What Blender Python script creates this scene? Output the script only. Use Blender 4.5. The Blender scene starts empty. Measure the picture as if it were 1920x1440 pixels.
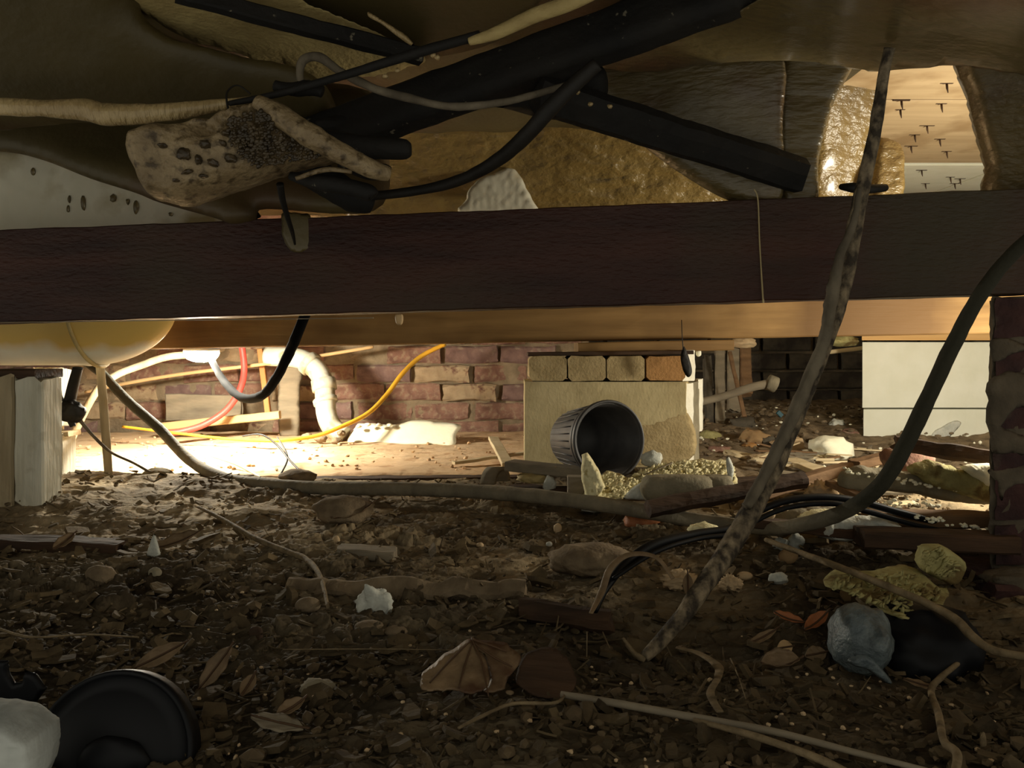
import bpy, math, random
import numpy as np
from mathutils import Vector, Matrix
from mathutils.geometry import delaunay_2d_cdt

# ------------------------------------------------------------------ camera, world, lights, exposure
SC = bpy.context.scene
COL = SC.collection
R = random.Random(7)
F = 1500.0
HZ = 650.0
CH = 0.36
cam_d = bpy.data.cameras.new('camera')
cam = bpy.data.objects.new('camera', cam_d)
COL.objects.link(cam)
cam.location = (0, 0, CH)
cam.rotation_euler = (math.pi / 2, 0, 0)
cam_d.sensor_width = 36
cam_d.lens = F / 1920 * 36
cam_d.shift_y = -70 / 1920
cam_d.clip_start = 0.02
cam_d.clip_end = 60
SC.camera = cam

wd = bpy.data.worlds.new('world')
SC.world = wd
wd.use_nodes = True
wd.node_tree.nodes['Background'].inputs[0].default_value = (0.96, 0.92, 0.78, 1)
wd.node_tree.nodes['Background'].inputs[1].default_value = 0.37

SC.view_settings.view_transform = 'Standard'
SC.view_settings.look = 'None'
SC.view_settings.exposure = 0.45
SC.view_settings.gamma = 1.0
SC.view_settings.use_curve_mapping = False

LAMP_STRENGTH = 600.0        # lit diffuser of the hanging work lamp


def lamp(name, loc, power, col, rad=0.05):
    ld = bpy.data.lights.new(name, 'POINT')
    ld.energy = power
    ld.color = col
    ld.shadow_soft_size = rad
    o = bpy.data.objects.new(name, ld)
    COL.objects.link(o)
    o.location = loc
    return o


lamp('work_light_behind_pier', (1.14, 1.50, 0.32), 19.0, (1.0, 0.92, 0.74), 0.04)


# ------------------------------------------------------------------ helpers
def at(px, py, Y):
    return Vector(((px - 960) * Y / F, Y, CH + (HZ - py) * Y / F))


def lin(c):
    def f(v):
        v /= 255.0
        return v / 12.92 if v <= 0.04045 else ((v + 0.055) / 1.055) ** 2.4
    return (f(c[0]), f(c[1]), f(c[2]), 1)


_vs = {}


def vn(p, seed=0):
    """value noise on an (N,3) array, -1..1"""
    i = np.floor(p).astype(np.int64)
    f = p - i
    f = f * f * (3 - 2 * f)
    out = 0
    for dx in (0, 1):
        for dy in (0, 1):
            for dz in (0, 1):
                h = ((i[:, 0] + dx) * 73856093) ^ ((i[:, 1] + dy) * 19349663) ^ ((i[:, 2] + dz) * 83492791) ^ (seed * 2654435 + 977)
                h = (h ^ (h >> 13)) * 1274126177 & 0x7fffffff
                h = (h ^ (h >> 15)) & 0xffff
                v = h / 32767.5 - 1
                w = (f[:, 0] if dx else 1 - f[:, 0]) * (f[:, 1] if dy else 1 - f[:, 1]) * (f[:, 2] if dz else 1 - f[:, 2])
                out = out + v * w
    return out


def fbm(p, octs=4, seed=0, gain=0.5):
    a, s, t = 1.0, 0, 0
    for k in range(octs):
        s = s + a * vn(p * (2.03 ** k) + k * 11.3, seed + k)
        t += a
        a *= gain
    return s / t


def ridge(p, octs=3, seed=0):
    a, s, t = 1.0, 0, 0
    for k in range(octs):
        s = s + a * (1 - 2 * np.abs(vn(p * (2.1 ** k) + k * 7.1, seed + k)))
        t += a
        a *= 0.55
    return s / t


def tag(o, label=None, cat=None, group=None, kind=None):
    if label: o['label'] = label
    if cat: o['category'] = cat
    if group: o['group'] = group
    if kind: o['kind'] = kind
    return o


def worldloc(o):
    v = Vector((0, 0, 0))
    while o is not None:
        v = v + o.location
        o = o.parent
    return v


def thing(name, loc, label=None, cat=None, group=None, kind=None):
    o = bpy.data.objects.new(name, None)
    COL.objects.link(o)
    o.empty_display_size = 0.02
    o.location = loc
    return tag(o, label, cat, group, kind)


def mk(name, V, Fc, mat, parent=None, label=None, cat=None, group=None, kind=None, smooth=True):
    V = np.asarray([tuple(v) for v in V] if not isinstance(V, np.ndarray) else V, dtype=float)
    if parent is None:
        org = np.array([(V[:, 0].min() + V[:, 0].max()) / 2, (V[:, 1].min() + V[:, 1].max()) / 2, V[:, 2].min()])
    else:
        org = np.array(worldloc(parent))
    me = bpy.data.meshes.new(name)
    me.from_pydata((V - org).tolist(), [], [tuple(int(i) for i in f) for f in Fc])
    me.materials.append(mat)
    if smooth:
        me.polygons.foreach_set('use_smooth', [True] * len(me.polygons))
    me.update()
    o = bpy.data.objects.new(name, me)
    COL.objects.link(o)
    if parent is None:
        o.location = org
    else:
        o.parent = parent
    return tag(o, label, cat, group, kind)


# ------------------------------------------------------------------ materials
def mat(name, c1, c2=None, rough=0.8, scale=(8, 8, 8), detail=6, bump=0.0, bscale=None, c3=None, s3=3.0, t3=(0.5, 0.62),
        spec=0.3, coat=0.0, tone=False, contrast=(0.3, 0.7), distort=0.0, metal=0.0, transl=0.0, bdist=0.004):
    m = bpy.data.materials.new(name)
    m.use_nodes = True
    nt = m.node_tree
    N, L = nt.nodes, nt.links
    b = N['Principled BSDF']
    b.inputs['Roughness'].default_value = rough
    b.inputs['Specular IOR Level'].default_value = spec
    b.inputs['Coat Weight'].default_value = coat
    b.inputs['Coat Roughness'].default_value = 0.2
    b.inputs['Metallic'].default_value = metal
    tc = N.new('ShaderNodeTexCoord')
    mp = N.new('ShaderNodeMapping')
    L.new(tc.outputs['Object'], mp.inputs[0])
    mp.inputs['Scale'].default_value = scale
    nz = N.new('ShaderNodeTexNoise')
    nz.inputs['Scale'].default_value = 1
    nz.inputs['Detail'].default_value = detail
    nz.inputs['Distortion'].default_value = distort
    L.new(mp.outputs[0], nz.inputs['Vector'])
    cr = N.new('ShaderNodeValToRGB')
    cr.color_ramp.elements[0].position = contrast[0]
    cr.color_ramp.elements[1].position = contrast[1]
    cr.color_ramp.elements[0].color = lin(c1)
    cr.color_ramp.elements[1].color = lin(c2 or c1)
    L.new(nz.outputs[0], cr.inputs[0])
    out = cr.outputs[0]
    if c3:
        n3 = N.new('ShaderNodeTexNoise')
        n3.inputs['Scale'].default_value = s3
        n3.inputs['Detail'].default_value = 5
        L.new(tc.outputs['Object'], n3.inputs['Vector'])
        r3 = N.new('ShaderNodeValToRGB')
        r3.color_ramp.elements[0].position = t3[0]
        r3.color_ramp.elements[1].position = t3[1]
        L.new(n3.outputs[0], r3.inputs[0])
        mx = N.new('ShaderNodeMix')
        mx.data_type = 'RGBA'
        L.new(r3.outputs[0], mx.inputs[0])
        L.new(out, mx.inputs[6])
        mx.inputs[7].default_value = lin(c3)
        out = mx.outputs[2]
    if tone:
        at_ = N.new('ShaderNodeAttribute')
        at_.attribute_name = 'tone'
        mx = N.new('ShaderNodeMix')
        mx.data_type = 'RGBA'
        mx.blend_type = 'MULTIPLY'
        mx.inputs[0].default_value = 1
        L.new(out, mx.inputs[6])
        L.new(at_.outputs['Color'], mx.inputs[7])
        out = mx.outputs[2]
    L.new(out, b.inputs['Base Color'])
    if bump:
        bn = N.new('ShaderNodeTexNoise')
        mb = N.new('ShaderNodeMapping')
        L.new(tc.outputs['Object'], mb.inputs[0])
        mb.inputs['Scale'].default_value = bscale or tuple(s * 4 for s in scale)
        bn.inputs['Scale'].default_value = 1
        bn.inputs['Detail'].default_value = 5
        L.new(mb.outputs[0], bn.inputs['Vector'])
        bp = N.new('ShaderNodeBump')
        bp.inputs['Strength'].default_value = bump
        bp.inputs['Distance'].default_value = bdist
        L.new(bn.outputs[0], bp.inputs['Height'])
        L.new(bp.outputs[0], b.inputs['Normal'])
    return m


def emis(name, col, s):
    m = bpy.data.materials.new(name)
    m.use_nodes = True
    b = m.node_tree.nodes['Principled BSDF']
    b.inputs['Base Color'].default_value = (0.9, 0.9, 0.9, 1)
    b.inputs['Emission Color'].default_value = (*col, 1)
    b.inputs['Emission Strength'].default_value = s
    return m


M = dict(
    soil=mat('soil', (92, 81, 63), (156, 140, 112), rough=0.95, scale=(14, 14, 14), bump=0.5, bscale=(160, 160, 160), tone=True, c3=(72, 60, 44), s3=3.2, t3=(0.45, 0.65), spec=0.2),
    sand=mat('sand', (196, 162, 122), (216, 186, 148), rough=0.95, scale=(9, 9, 9), bump=0.5, bscale=(90, 90, 90), c3=(178, 142, 104), s3=22, t3=(0.56, 0.66)),
    dirt=mat('dirt', (92, 78, 60), (140, 122, 96), rough=0.95, scale=(30, 30, 30), bump=0.6, bscale=(150, 150, 150)),
    beam=mat('stained_timber', (44, 24, 19), (72, 42, 32), rough=0.5, scale=(3, 20, 26), bump=0.7, bscale=(60, 130, 190), spec=0.3, c3=(60, 52, 36), s3=2.2, t3=(0.5, 0.72), coat=0.0),
    beam2=mat('bare_timber', (124, 94, 54), (158, 124, 76), rough=0.7, scale=(2.5, 30, 40), bump=0.2, bscale=(6, 120, 160), c3=(104, 76, 42), s3=1.6),
    slat=mat('pale_pine', (206, 160, 98), (226, 184, 124), rough=0.7, scale=(3, 40, 60)),
    foam=mat('brown_foam_skin', (86, 74, 44), (112, 98, 62), rough=0.45, scale=(5, 5, 5), bump=0.35, bscale=(70, 70, 70), spec=0.5, coat=0.2),
    foamd=mat('dark_foam_skin', (66, 57, 33), (88, 76, 45), rough=0.5, scale=(4, 4, 4), bump=0.3, bscale=(80, 80, 80), spec=0.4, c3=(76, 54, 34), s3=2.5),
    foaml=mat('tan_foam', (150, 130, 84), (186, 166, 112), rough=0.7, scale=(20, 20, 20), bump=0.6, bscale=(140, 140, 140)),
    foil=mat('wrinkled_foam_skin', (116, 94, 50), (150, 126, 74), rough=0.3, scale=(6, 6, 6), bump=0.9, bscale=(34, 34, 60), spec=0.7, coat=0.6, bdist=0.012),
    foilg=mat('olive_brown_skin', (86, 74, 46), (114, 98, 60), rough=0.34, scale=(5, 5, 8), bump=0.8, bscale=(30, 60, 120), spec=0.6, coat=0.4, c3=(84, 56, 38), s3=3, bdist=0.006),
    rope=mat('foam_crust', (150, 126, 84), (190, 166, 118), rough=0.35, scale=(20, 20, 20), bump=0.9, bscale=(160, 60, 40), coat=0.5, bdist=0.01),
    sponge=mat('sponge_foam', (116, 98, 70), (158, 138, 104), rough=0.4, scale=(30, 30, 30), bump=0.8, bscale=(120, 120, 120), c3=(72, 58, 38), s3=80, t3=(0.52, 0.68), coat=0.08, bdist=0.006),
    black=mat('dark_timber', (17, 16, 15), (33, 30, 26), rough=0.75, scale=(12, 12, 12), bump=0.5, bscale=(90, 90, 90), c3=(110, 104, 88), s3=60, t3=(0.68, 0.72)),
    blackc=mat('dark_cable', (22, 20, 18), (38, 34, 29), rough=0.6, scale=(20, 20, 20), bump=0.3),
    gloss=mat('satin_black', (11, 12, 14), (20, 21, 24), rough=0.5, scale=(10, 10, 10), spec=0.2),
    ink=mat('black_rubber', (9, 9, 9), (15, 15, 15), rough=0.9, spec=0.1),
    hose=mat('dusty_hose', (104, 96, 80), (136, 126, 104), rough=0.85, scale=(30, 30, 18), bump=0.5, bscale=(120, 120, 120)),
    dusty=mat('dusty_cable', (74, 66, 54), (118, 108, 90), rough=0.85, scale=(30, 30, 18), bump=0.5, bscale=(120, 120, 120)),
    crust=mat('muddy_cable', (58, 50, 40), (146, 130, 104), rough=0.8, scale=(70, 70, 50), bump=0.8, bscale=(200, 200, 200), contrast=(0.4, 0.66)),
    white=mat('weathered_white_paint', (190, 184, 162), (212, 208, 190), rough=0.8, scale=(30, 30, 5), bump=0.5, bscale=(140, 140, 14), c3=(150, 138, 112), s3=9, t3=(0.56, 0.68)),
    tanwood=mat('weathered_tan_timber', (150, 134, 104), (182, 166, 134), rough=0.85, scale=(36, 36, 5), bump=0.5, bscale=(140, 140, 14)),
    greywood=mat('grey_timber', (110, 100, 84), (146, 134, 112), rough=0.85, scale=(8, 30, 30), bump=0.4, bscale=(30, 120, 120)),
    darkwood=mat('dark_rotten_timber', (46, 34, 24), (82, 60, 42), rough=0.85, scale=(6, 40, 40), bump=0.6, bscale=(20, 140, 140)),
    redwood=mat('reddish_timber', (96, 72, 48), (132, 102, 72), rough=0.8, scale=(8, 40, 40), bump=0.4, bscale=(20, 120, 120)),
    palewood=mat('pale_timber', (186, 166, 128), (214, 196, 160), rough=0.8, scale=(8, 40, 40), bump=0.3),
    brick=mat('old_red_brick', (112, 80, 68), (150, 114, 96), rough=0.9, scale=(22, 22, 22), bump=0.7, bscale=(110, 110, 110), c3=(156, 134, 110), s3=60, t3=(0.50, 0.72)),
    brick2=mat('purple_brick', (106, 82, 76), (140, 112, 102), rough=0.9, scale=(20, 20, 20), bump=0.7, bscale=(110, 110, 110), c3=(150, 132, 116), s3=30, t3=(0.58, 0.68)),
    brick3=mat('cream_smeared_brick', (150, 128, 100), (180, 158, 126), rough=0.9, scale=(22, 22, 22), bump=0.7, bscale=(110, 110, 110), c3=(116, 84, 70), s3=26, t3=(0.56, 0.66)),
    brickd=mat('dark_brick', (44, 28, 28), (72, 46, 42), rough=0.85, scale=(24, 24, 24), bump=0.7, bscale=(120, 120, 120), c3=(84, 74, 60), s3=14, t3=(0.60, 0.72)),
    brickg=mat('grey_block', (76, 70, 60), (100, 92, 78), rough=0.9, scale=(20, 20, 20), bump=0.7, bscale=(110, 110, 110), c3=(60, 54, 48), s3=9),
    buff=mat('buff_brick', (156, 136, 96), (182, 162, 120), rough=0.9, scale=(30, 30, 30), bump=0.5, bscale=(160, 160, 160)),
    orange=mat('orange_brick', (152, 112, 66), (174, 130, 80), rough=0.9, scale=(30, 30, 30), bump=0.5, bscale=(160, 160, 160)),
    mortar=mat('mortar', (120, 104, 82), (152, 134, 108), rough=0.95, scale=(24, 24, 24), bump=0.8, bscale=(110, 110, 110)),
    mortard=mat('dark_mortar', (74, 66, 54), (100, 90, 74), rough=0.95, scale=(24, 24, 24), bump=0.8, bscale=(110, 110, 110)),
    block=mat('concrete_block', (176, 160, 118), (200, 184, 142), rough=0.95, scale=(9, 9, 14), bump=0.25, bscale=(190, 190, 110), c3=(150, 132, 94), s3=4),
    white2=mat('white_aerated_block', (226, 226, 206), (236, 236, 220), rough=0.9, scale=(12, 12, 12), bump=0.2, bscale=(120, 120, 120)),
    bright=mat('sidelit_broken_concrete', (226, 220, 200), (240, 236, 220), rough=0.9, scale=(40, 40, 40), bump=0.6, bscale=(160, 160, 160)),  # concrete tone paled to carry the lamp's side light
    ply=mat('plywood', (176, 150, 112), (200, 174, 134), rough=0.75, scale=(2, 26, 4), bump=0.1, c3=(160, 132, 94), s3=5),
    pvc=mat('white_plastic_pipe', (196, 192, 172), (214, 210, 192), rough=0.45, scale=(20, 20, 20), c3=(160, 148, 118), s3=14),
    cream=mat('cream_foam_board', (236, 232, 204), (244, 240, 216), rough=0.9, scale=(20, 20, 20), bump=0.3),
    yfoam=mat('yellow_foam_crumb', (214, 202, 154), (234, 226, 184), rough=0.85, scale=(60, 60, 60), bump=0.6, bscale=(220, 220, 220), c3=(176, 158, 100), s3=60, t3=(0.55, 0.66)),
    ofoam=mat('old_yellow_foam', (140, 132, 84), (176, 168, 114), rough=0.85, scale=(50, 50, 50), bump=0.5, bscale=(200, 200, 200), c3=(110, 92, 54), s3=24, t3=(0.52, 0.62)),
    wfoam=mat('white_lump', (176, 178, 168), (210, 210, 198), rough=0.85, scale=(50, 50, 50), bump=0.5, bscale=(200, 200, 200)),
    gstone=mat('grey_mortar_lump', (118, 110, 90), (150, 140, 116), rough=0.9, scale=(24, 24, 24), bump=0.5, bscale=(120, 120, 120)),
    bstone=mat('brown_stone', (132, 104, 70), (166, 136, 96), rough=0.85, scale=(24, 24, 24), bump=0.4),
    tstone=mat('tan_stone', (178, 150, 114), (206, 182, 144), rough=0.85, scale=(24, 24, 24), bump=0.4),
    leaf=mat('dry_leaf', (98, 80, 58), (140, 116, 86), rough=0.6, scale=(40, 40, 40), bump=0.4, bscale=(120, 120, 120), c3=(80, 56, 38), s3=18),
    leaf2=mat('rust_leaf', (140, 84, 50), (176, 112, 70), rough=0.6, scale=(40, 40, 40), bump=0.3),
    vein=mat('leaf_vein', (66, 48, 32), (90, 66, 44), rough=0.7),
    twig=mat('pale_twig', (92, 78, 56), (140, 122, 92), rough=0.85, scale=(60, 60, 60), bump=0.4),
    red=mat('red_hose', (190, 60, 52), (206, 76, 64), rough=0.45),
    yellow=mat('yellow_cable', (214, 158, 40), (226, 176, 60), rough=0.5),
    tancable=mat('tan_cable', (180, 146, 100), (202, 170, 124), rough=0.6),
    orangestick=mat('orange_batten', (178, 116, 64), (200, 140, 86), rough=0.7, scale=(30, 30, 5)),
    lampbody=mat('lamp_housing', (200, 200, 200), rough=0.4),
    pot=mat('black_plastic_pot', (50, 48, 48), (70, 68, 66), rough=0.5, scale=(30, 30, 30), spec=0.5),
    bluebag=mat('translucent_grey_plastic', (70, 80, 84), (116, 126, 126), rough=0.45, scale=(50, 50, 50), spec=0.4, bump=.6, c3=(66, 74, 76), s3=26),
    cloth=mat('pale_cloth', (136, 140, 136), (170, 172, 166), rough=0.9, scale=(30, 30, 10), bump=0.4),
    string=mat('pale_string', (176, 158, 116), rough=0.8),
    teal=mat('teal_plastic', (30, 78, 88), rough=0.4),
    litter=mat('bark_litter', (86, 72, 52), (130, 112, 82), rough=0.9, scale=(40, 40, 40), bump=0.4, tone=True, spec=0.2),
)
M['lamp'] = emis('lit_diffuser', (1.0, 0.93, 0.76), LAMP_STRENGTH)

M['paleboard'] = mat('pale_painted_board', (214, 208, 184), (228, 222, 202), rough=.8, scale=(12, 12, 6), bump=.3, c3=(168, 152, 112), s3=7, t3=(.52, .66))
M['pitdark'] = mat('dark_foam_pit', (38, 31, 21), (78, 64, 42), rough=.4, scale=(60, 60, 60), coat=.3, bump=.5)
M['soilclod'] = mat('soil_clod', (70, 58, 42), (104, 88, 64), rough=.95, scale=(30, 30, 30), bump=.5)
# board with a stained upper half and drips
M['hull'] = mat('stained_white_tub', (208, 206, 190), (222, 220, 206), rough=0.5, scale=(12, 12, 12), bump=0.15)


def add_z_mix(m, zlo, zhi, col, nscale=20):
    nt = m.node_tree
    N, L = nt.nodes, nt.links
    b = N['Principled BSDF']
    src = b.inputs['Base Color'].links[0].from_socket
    tc = N.new('ShaderNodeTexCoord')
    sp = N.new('ShaderNodeSeparateXYZ')
    L.new(tc.outputs['Object'], sp.inputs[0])
    nz = N.new('ShaderNodeTexNoise')
    nz.inputs['Scale'].default_value = nscale
    L.new(tc.outputs['Object'], nz.inputs['Vector'])
    ma = N.new('ShaderNodeMath')
    ma.operation = 'MULTIPLY_ADD'
    L.new(nz.outputs[0], ma.inputs[0])
    ma.inputs[1].default_value = 0.05
    L.new(sp.outputs[2], ma.inputs[2])
    mr = N.new('ShaderNodeMapRange')
    L.new(ma.outputs[0], mr.inputs[0])
    mr.inputs[1].default_value = zlo
    mr.inputs[2].default_value = zhi
    mx = N.new('ShaderNodeMix')
    mx.data_type = 'RGBA'
    L.new(mr.outputs[0], mx.inputs[0])
    L.new(src, mx.inputs[6])
    mx.inputs[7].default_value = lin(col)
    L.new(mx.outputs[2], b.inputs['Base Color'])


# ------------------------------------------------------------------ shape builders
def catmull(P, n=8):
    P = [Vector(p) for p in P]
    out = []
    for i in range(len(P) - 1):
        p0 = P[max(i - 1, 0)]
        p1, p2 = P[i], P[i + 1]
        p3 = P[min(i + 2, len(P) - 1)]
        for k in range(n):
            t = k / n
            out.append(0.5 * ((2 * p1) + (p2 - p0) * t + (2 * p0 - 5 * p1 + 4 * p2 - p3) * t * t + (3 * p1 - p0 - 3 * p2 + p3) * t ** 3))
    out.append(P[-1])
    return out


def tube_mesh(pts, radii, ns=10, wob=0.0, flat=1.0, seed=0, caps=True, nscale=60):
    pts = [Vector(p) for p in pts]
    n = len(pts)
    V, Fc = [], []
    up = Vector((0, 0, 1))
    prevx = None
    for i in range(n):
        d = (pts[min(i + 1, n - 1)] - pts[max(i - 1, 0)])
        if d.length < 1e-9: d = Vector((1, 0, 0))
        d.normalize()
        if prevx is None:
            x = d.cross(up)
            if x.length < 0.2: x = d.cross(Vector((0, 1, 0)))
        else:
            x = prevx - d * prevx.dot(d)
        x.normalize()
        prevx = x
        y = d.cross(x)
        for k in range(ns):
            a = 2 * math.pi * k / ns
            V.append(pts[i] + x * math.cos(a) * radii[i] + y * math.sin(a) * radii[i] * flat)
    for i in range(n - 1):
        for k in range(ns):
            a, b = i * ns + k, i * ns + (k + 1) % ns
            Fc.append((a, b, b + ns, a + ns))
    if caps:
        Fc.append(tuple(range(ns))[::-1])
        Fc.append(tuple((n - 1) * ns + k for k in range(ns)))
    V = np.array([tuple(v) for v in V])
    if wob:
        nn = fbm(V * nscale, 3, seed)
        C = np.repeat(np.array([tuple(p) for p in pts]), ns, axis=0)
        V = C + (V - C) * (1 + wob * nn)[:, None]
    return V, Fc


def tube(name, pts, mt, wob=0.0, ns=10, n=8, flat=1.0, parent=None, seed=0, nscale=60, **kw):
    """pts: (px, py, Y, diameter in px)"""
    P = [at(p[0], p[1], p[2]) for p in pts]
    S = catmull(P, n)
    rad = [p[3] * p[2] / F / 2 for p in pts]
    rr = []
    for i in range(len(pts) - 1):
        for k in range(n):
            t = k / n
            rr.append(rad[i] * (1 - t) + rad[i + 1] * t)
    rr.append(rad[-1])
    V, Fc = tube_mesh(S, rr, ns, wob, flat, seed, nscale=nscale)
    return mk(name, V, Fc, mt, parent, **kw)


def plank_mesh(A, B, w, h, up=(0, 0, 1), rough=0.0, nseg=16, bev=0.12, seed=0, cut=0.0):
    """rounded-rectangle timber from A to B; w across, h along up"""
    A, B, up = Vector(A), Vector(B), Vector(up)
    d = (B - A).normalized()
    x = d.cross(up).normalized()
    y = x.cross(d).normalized()
    b = min(w, h) * bev
    sec = []
    hw, hh = w / 2, h / 2
    ns = 5
    for (sx, sy) in ((1, 1), (-1, 1), (-1, -1), (1, -1)):
        c1 = (sx * hw, sy * (hh - b)) if sx * sy > 0 else (sx * (hw - b), sy * hh)
        c2 = (sx * (hw - b), sy * hh) if sx * sy > 0 else (sx * hw, sy * (hh - b))
        sec += [c1, c2]
    # insert intermediate points on the long faces
    full = []
    for i in range(8):
        p, q = sec[i], sec[(i + 1) % 8]
        L = math.hypot(q[0] - p[0], q[1] - p[1])
        k = 4 if L > b * 2.5 else 1
        for j in range(k):
            t = j / k
            full.append((p[0] * (1 - t) + q[0] * t, p[1] * (1 - t) + q[1] * t))
    m = len(full)
    V = []
    rr = random.Random(seed)
    for i in range(nseg + 1):
        t = i / nseg
        c = A.lerp(B, t)
        for (u, v) in full:
            off = 0
            if i in (0, nseg) and cut:
                off = (rr.random() - 0.5) * cut
            V.append(c + x * u + y * v + d * off)
    Fc = []
    for i in range(nseg):
        for k in range(m):
            a, bb = i * m + k, i * m + (k + 1) % m
            Fc.append((a, bb, bb + m, a + m))
    Fc.append(tuple(range(m))[::-1])
    Fc.append(tuple(nseg * m + k for k in range(m)))
    V = np.array([tuple(v) for v in V])
    if rough:
        V = V + np.stack([fbm(V * 28, 3, seed + 1), fbm(V * 28, 3, seed + 2), fbm(V * 28, 3, seed + 3)], 1) * rough
    return V, Fc


def plank(name, A, B, w, h, mt, up=(0, 0, 1), rough=0.0, nseg=16, bev=0.12, seed=0, cut=0.0, parent=None, **kw):
    V, Fc = plank_mesh(A, B, w, h, up, rough, nseg, bev, seed, cut)
    return mk(name, V, Fc, mt, parent, smooth=False, **kw)


def ico(sub=3):
    import bmesh
    bm = bmesh.new()
    bmesh.ops.create_icosphere(bm, subdivisions=sub, radius=1)
    V = np.array([tuple(v.co) for v in bm.verts])
    Fc = [tuple(v.index for v in f.verts) for f in bm.faces]
    bm.free()
    return V, Fc


ICO = {k: ico(k) for k in (1, 2, 3, 4)}


def lump_mesh(c, size, rot=0, tilt=0, amp=0.25, freq=1.6, sub=3, seed=0, boxy=0.0, crumb=0.0, cf=9):
    V, Fc = ICO[sub]
    V = V.copy()
    if boxy:
        m = np.abs(V).max(1)[:, None]
        V = V * (1 - boxy) + (V / m) * boxy * 0.85
    n = fbm(V * freq + seed * 3.7, 3, seed)
    V = V * (1 + amp * n)[:, None]
    if crumb:
        V = V * (1 + crumb * np.abs(fbm(V * cf, 2, seed + 5)))[:, None]
    V = V * np.array(size)
    Mx = np.array((Matrix.Rotation(rot, 3, 'Z') @ Matrix.Rotation(tilt, 3, 'Y')))
    V = V @ Mx.T
    return V + np.array(tuple(c)), Fc


def inside(poly, pts):
    x, y = pts[:, 0], pts[:, 1]
    c = np.zeros(len(pts), bool)
    n = len(poly)
    for i in range(n):
        x1, y1 = poly[i]
        x2, y2 = poly[(i + 1) % n]
        if y1 == y2: continue
        k = ((y1 > y) != (y2 > y)) & (x < (x2 - x1) * (y - y1) / (y2 - y1) + x1)
        c ^= k
    return c


def dist_poly(poly, pts):
    d = np.full(len(pts), 1e9)
    n = len(poly)
    for i in range(n):
        a = np.array(poly[i]); b = np.array(poly[(i + 1) % n])
        ab = b - a
        L = (ab ** 2).sum() + 1e-12
        t = np.clip(((pts - a) @ ab) / L, 0, 1)
        q = a + t[:, None] * ab
        d = np.minimum(d, np.sqrt(((pts - q) ** 2).sum(1)))
    return d


def pillow(name, outline, Yp, T, Rpx, mt, res=9, jag=0.0, disp=None, smooth_outline=True, seed=0, parent=None, back=0.5, flatshade=False, **kw):
    """a slab of real thickness T whose silhouette, seen from the front, is the outline; Yp: depth, or a function of (px,py)"""
    Yf = Yp if callable(Yp) else (lambda x, y: np.full_like(np.asarray(x, float), Yp))
    P = outline
    if smooth_outline:
        Q = [Vector((p[0], p[1], 0)) for p in P]
        n = len(Q)
        o = []
        for i in range(n):
            p0, p1, p2, p3 = Q[i - 1], Q[i], Q[(i + 1) % n], Q[(i + 2) % n]
            for k in range(5):
                t = k / 5
                o.append(0.5 * ((2 * p1) + (p2 - p0) * t * 0.8 + (-0.8 * p0 * -2 + 0 * p1) * 0) if False else p1.lerp(p2, t) + (((p1 - p0) * 0.5 + (p2 - p1) * 0.5) * (t * (1 - t) ** 2) - ((p3 - p2) * 0.5 + (p2 - p1) * 0.5) * (t * t * (1 - t)) + (p1 - p2) * (t * (1 - t) ** 2 - t * t * (1 - t))) )
        P = [(v.x, v.y) for v in o]
    # resample
    ring = []
    for i in range(len(P)):
        a, b = P[i], P[(i + 1) % len(P)]
        L = math.hypot(b[0] - a[0], b[1] - a[1])
        k = max(1, int(L / res))
        for j in range(k):
            t = j / k
            ring.append((a[0] * (1 - t) + b[0] * t, a[1] * (1 - t) + b[1] * t))
    ring = np.array(ring)
    if jag:
        q = np.c_[ring / 22.0, np.full(len(ring), seed * 1.7)]
        ring = ring + np.stack([fbm(q, 3, seed), fbm(q + 40, 3, seed)], 1) * jag
    x0, y0 = ring.min(0); x1, y1 = ring.max(0)
    gx, gy = np.meshgrid(np.arange(x0, x1, res), np.arange(y0, y1, res * 0.87))
    gx = gx + (np.arange(gx.shape[0]) % 2)[:, None] * res * 0.5
    g = np.c_[gx.ravel(), gy.ravel()]
    g = g[inside(ring, g)]
    rl = [tuple(p) for p in ring]
    if len(g):
        g = g[dist_poly(rl, g) > res * 0.45]
    allp = [Vector(p) for p in rl] + [Vector(tuple(p)) for p in g]
    nr = len(rl)
    vs, es, fs, *_ = delaunay_2d_cdt(allp, [(i, (i + 1) % nr) for i in range(nr)], [], 1, 1e-5)
    A = np.array([tuple(v) for v in vs])
    d = dist_poly(rl, A)
    u = np.clip(d / Rpx, 0, 1)
    prof = np.sqrt(np.clip(1 - (1 - u) ** 2, 0, 1))
    Y = np.asarray(Yf(A[:, 0], A[:, 1]), float)
    X = (A[:, 0] - 960) * Y / F
    Z = CH + (HZ - A[:, 1]) * Y / F
    W = np.c_[X, Y, Z]
    dd = disp(W) if disp is not None else 0
    fr = W.copy(); fr[:, 1] = Y - T * (1 - back) * prof - dd * np.minimum(1, u * 2)
    bk = W.copy(); bk[:, 1] = Y + T * back * prof
    onring = d < 1e-3
    idx = np.full(len(A), -1)
    V = list(map(tuple, fr))
    for i in range(len(A)):
        if onring[i]: idx[i] = i
        else:
            idx[i] = len(V); V.append(tuple(bk[i]))
    Fc = []
    for f in fs:
        a, b, c = f[:3]
        s = (A[b][0] - A[a][0]) * (A[c][1] - A[a][1]) - (A[b][1] - A[a][1]) * (A[c][0] - A[a][0])
        t = (a, b, c) if s < 0 else (a, c, b)
        # seen from -Y with x right, z up (py down): keep outward
        Fc.append(t)
        Fc.append(tuple(int(idx[k]) for k in t[::-1]))
    return mk(name, V, Fc, mt, parent, smooth=not flatshade, **kw)


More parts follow.
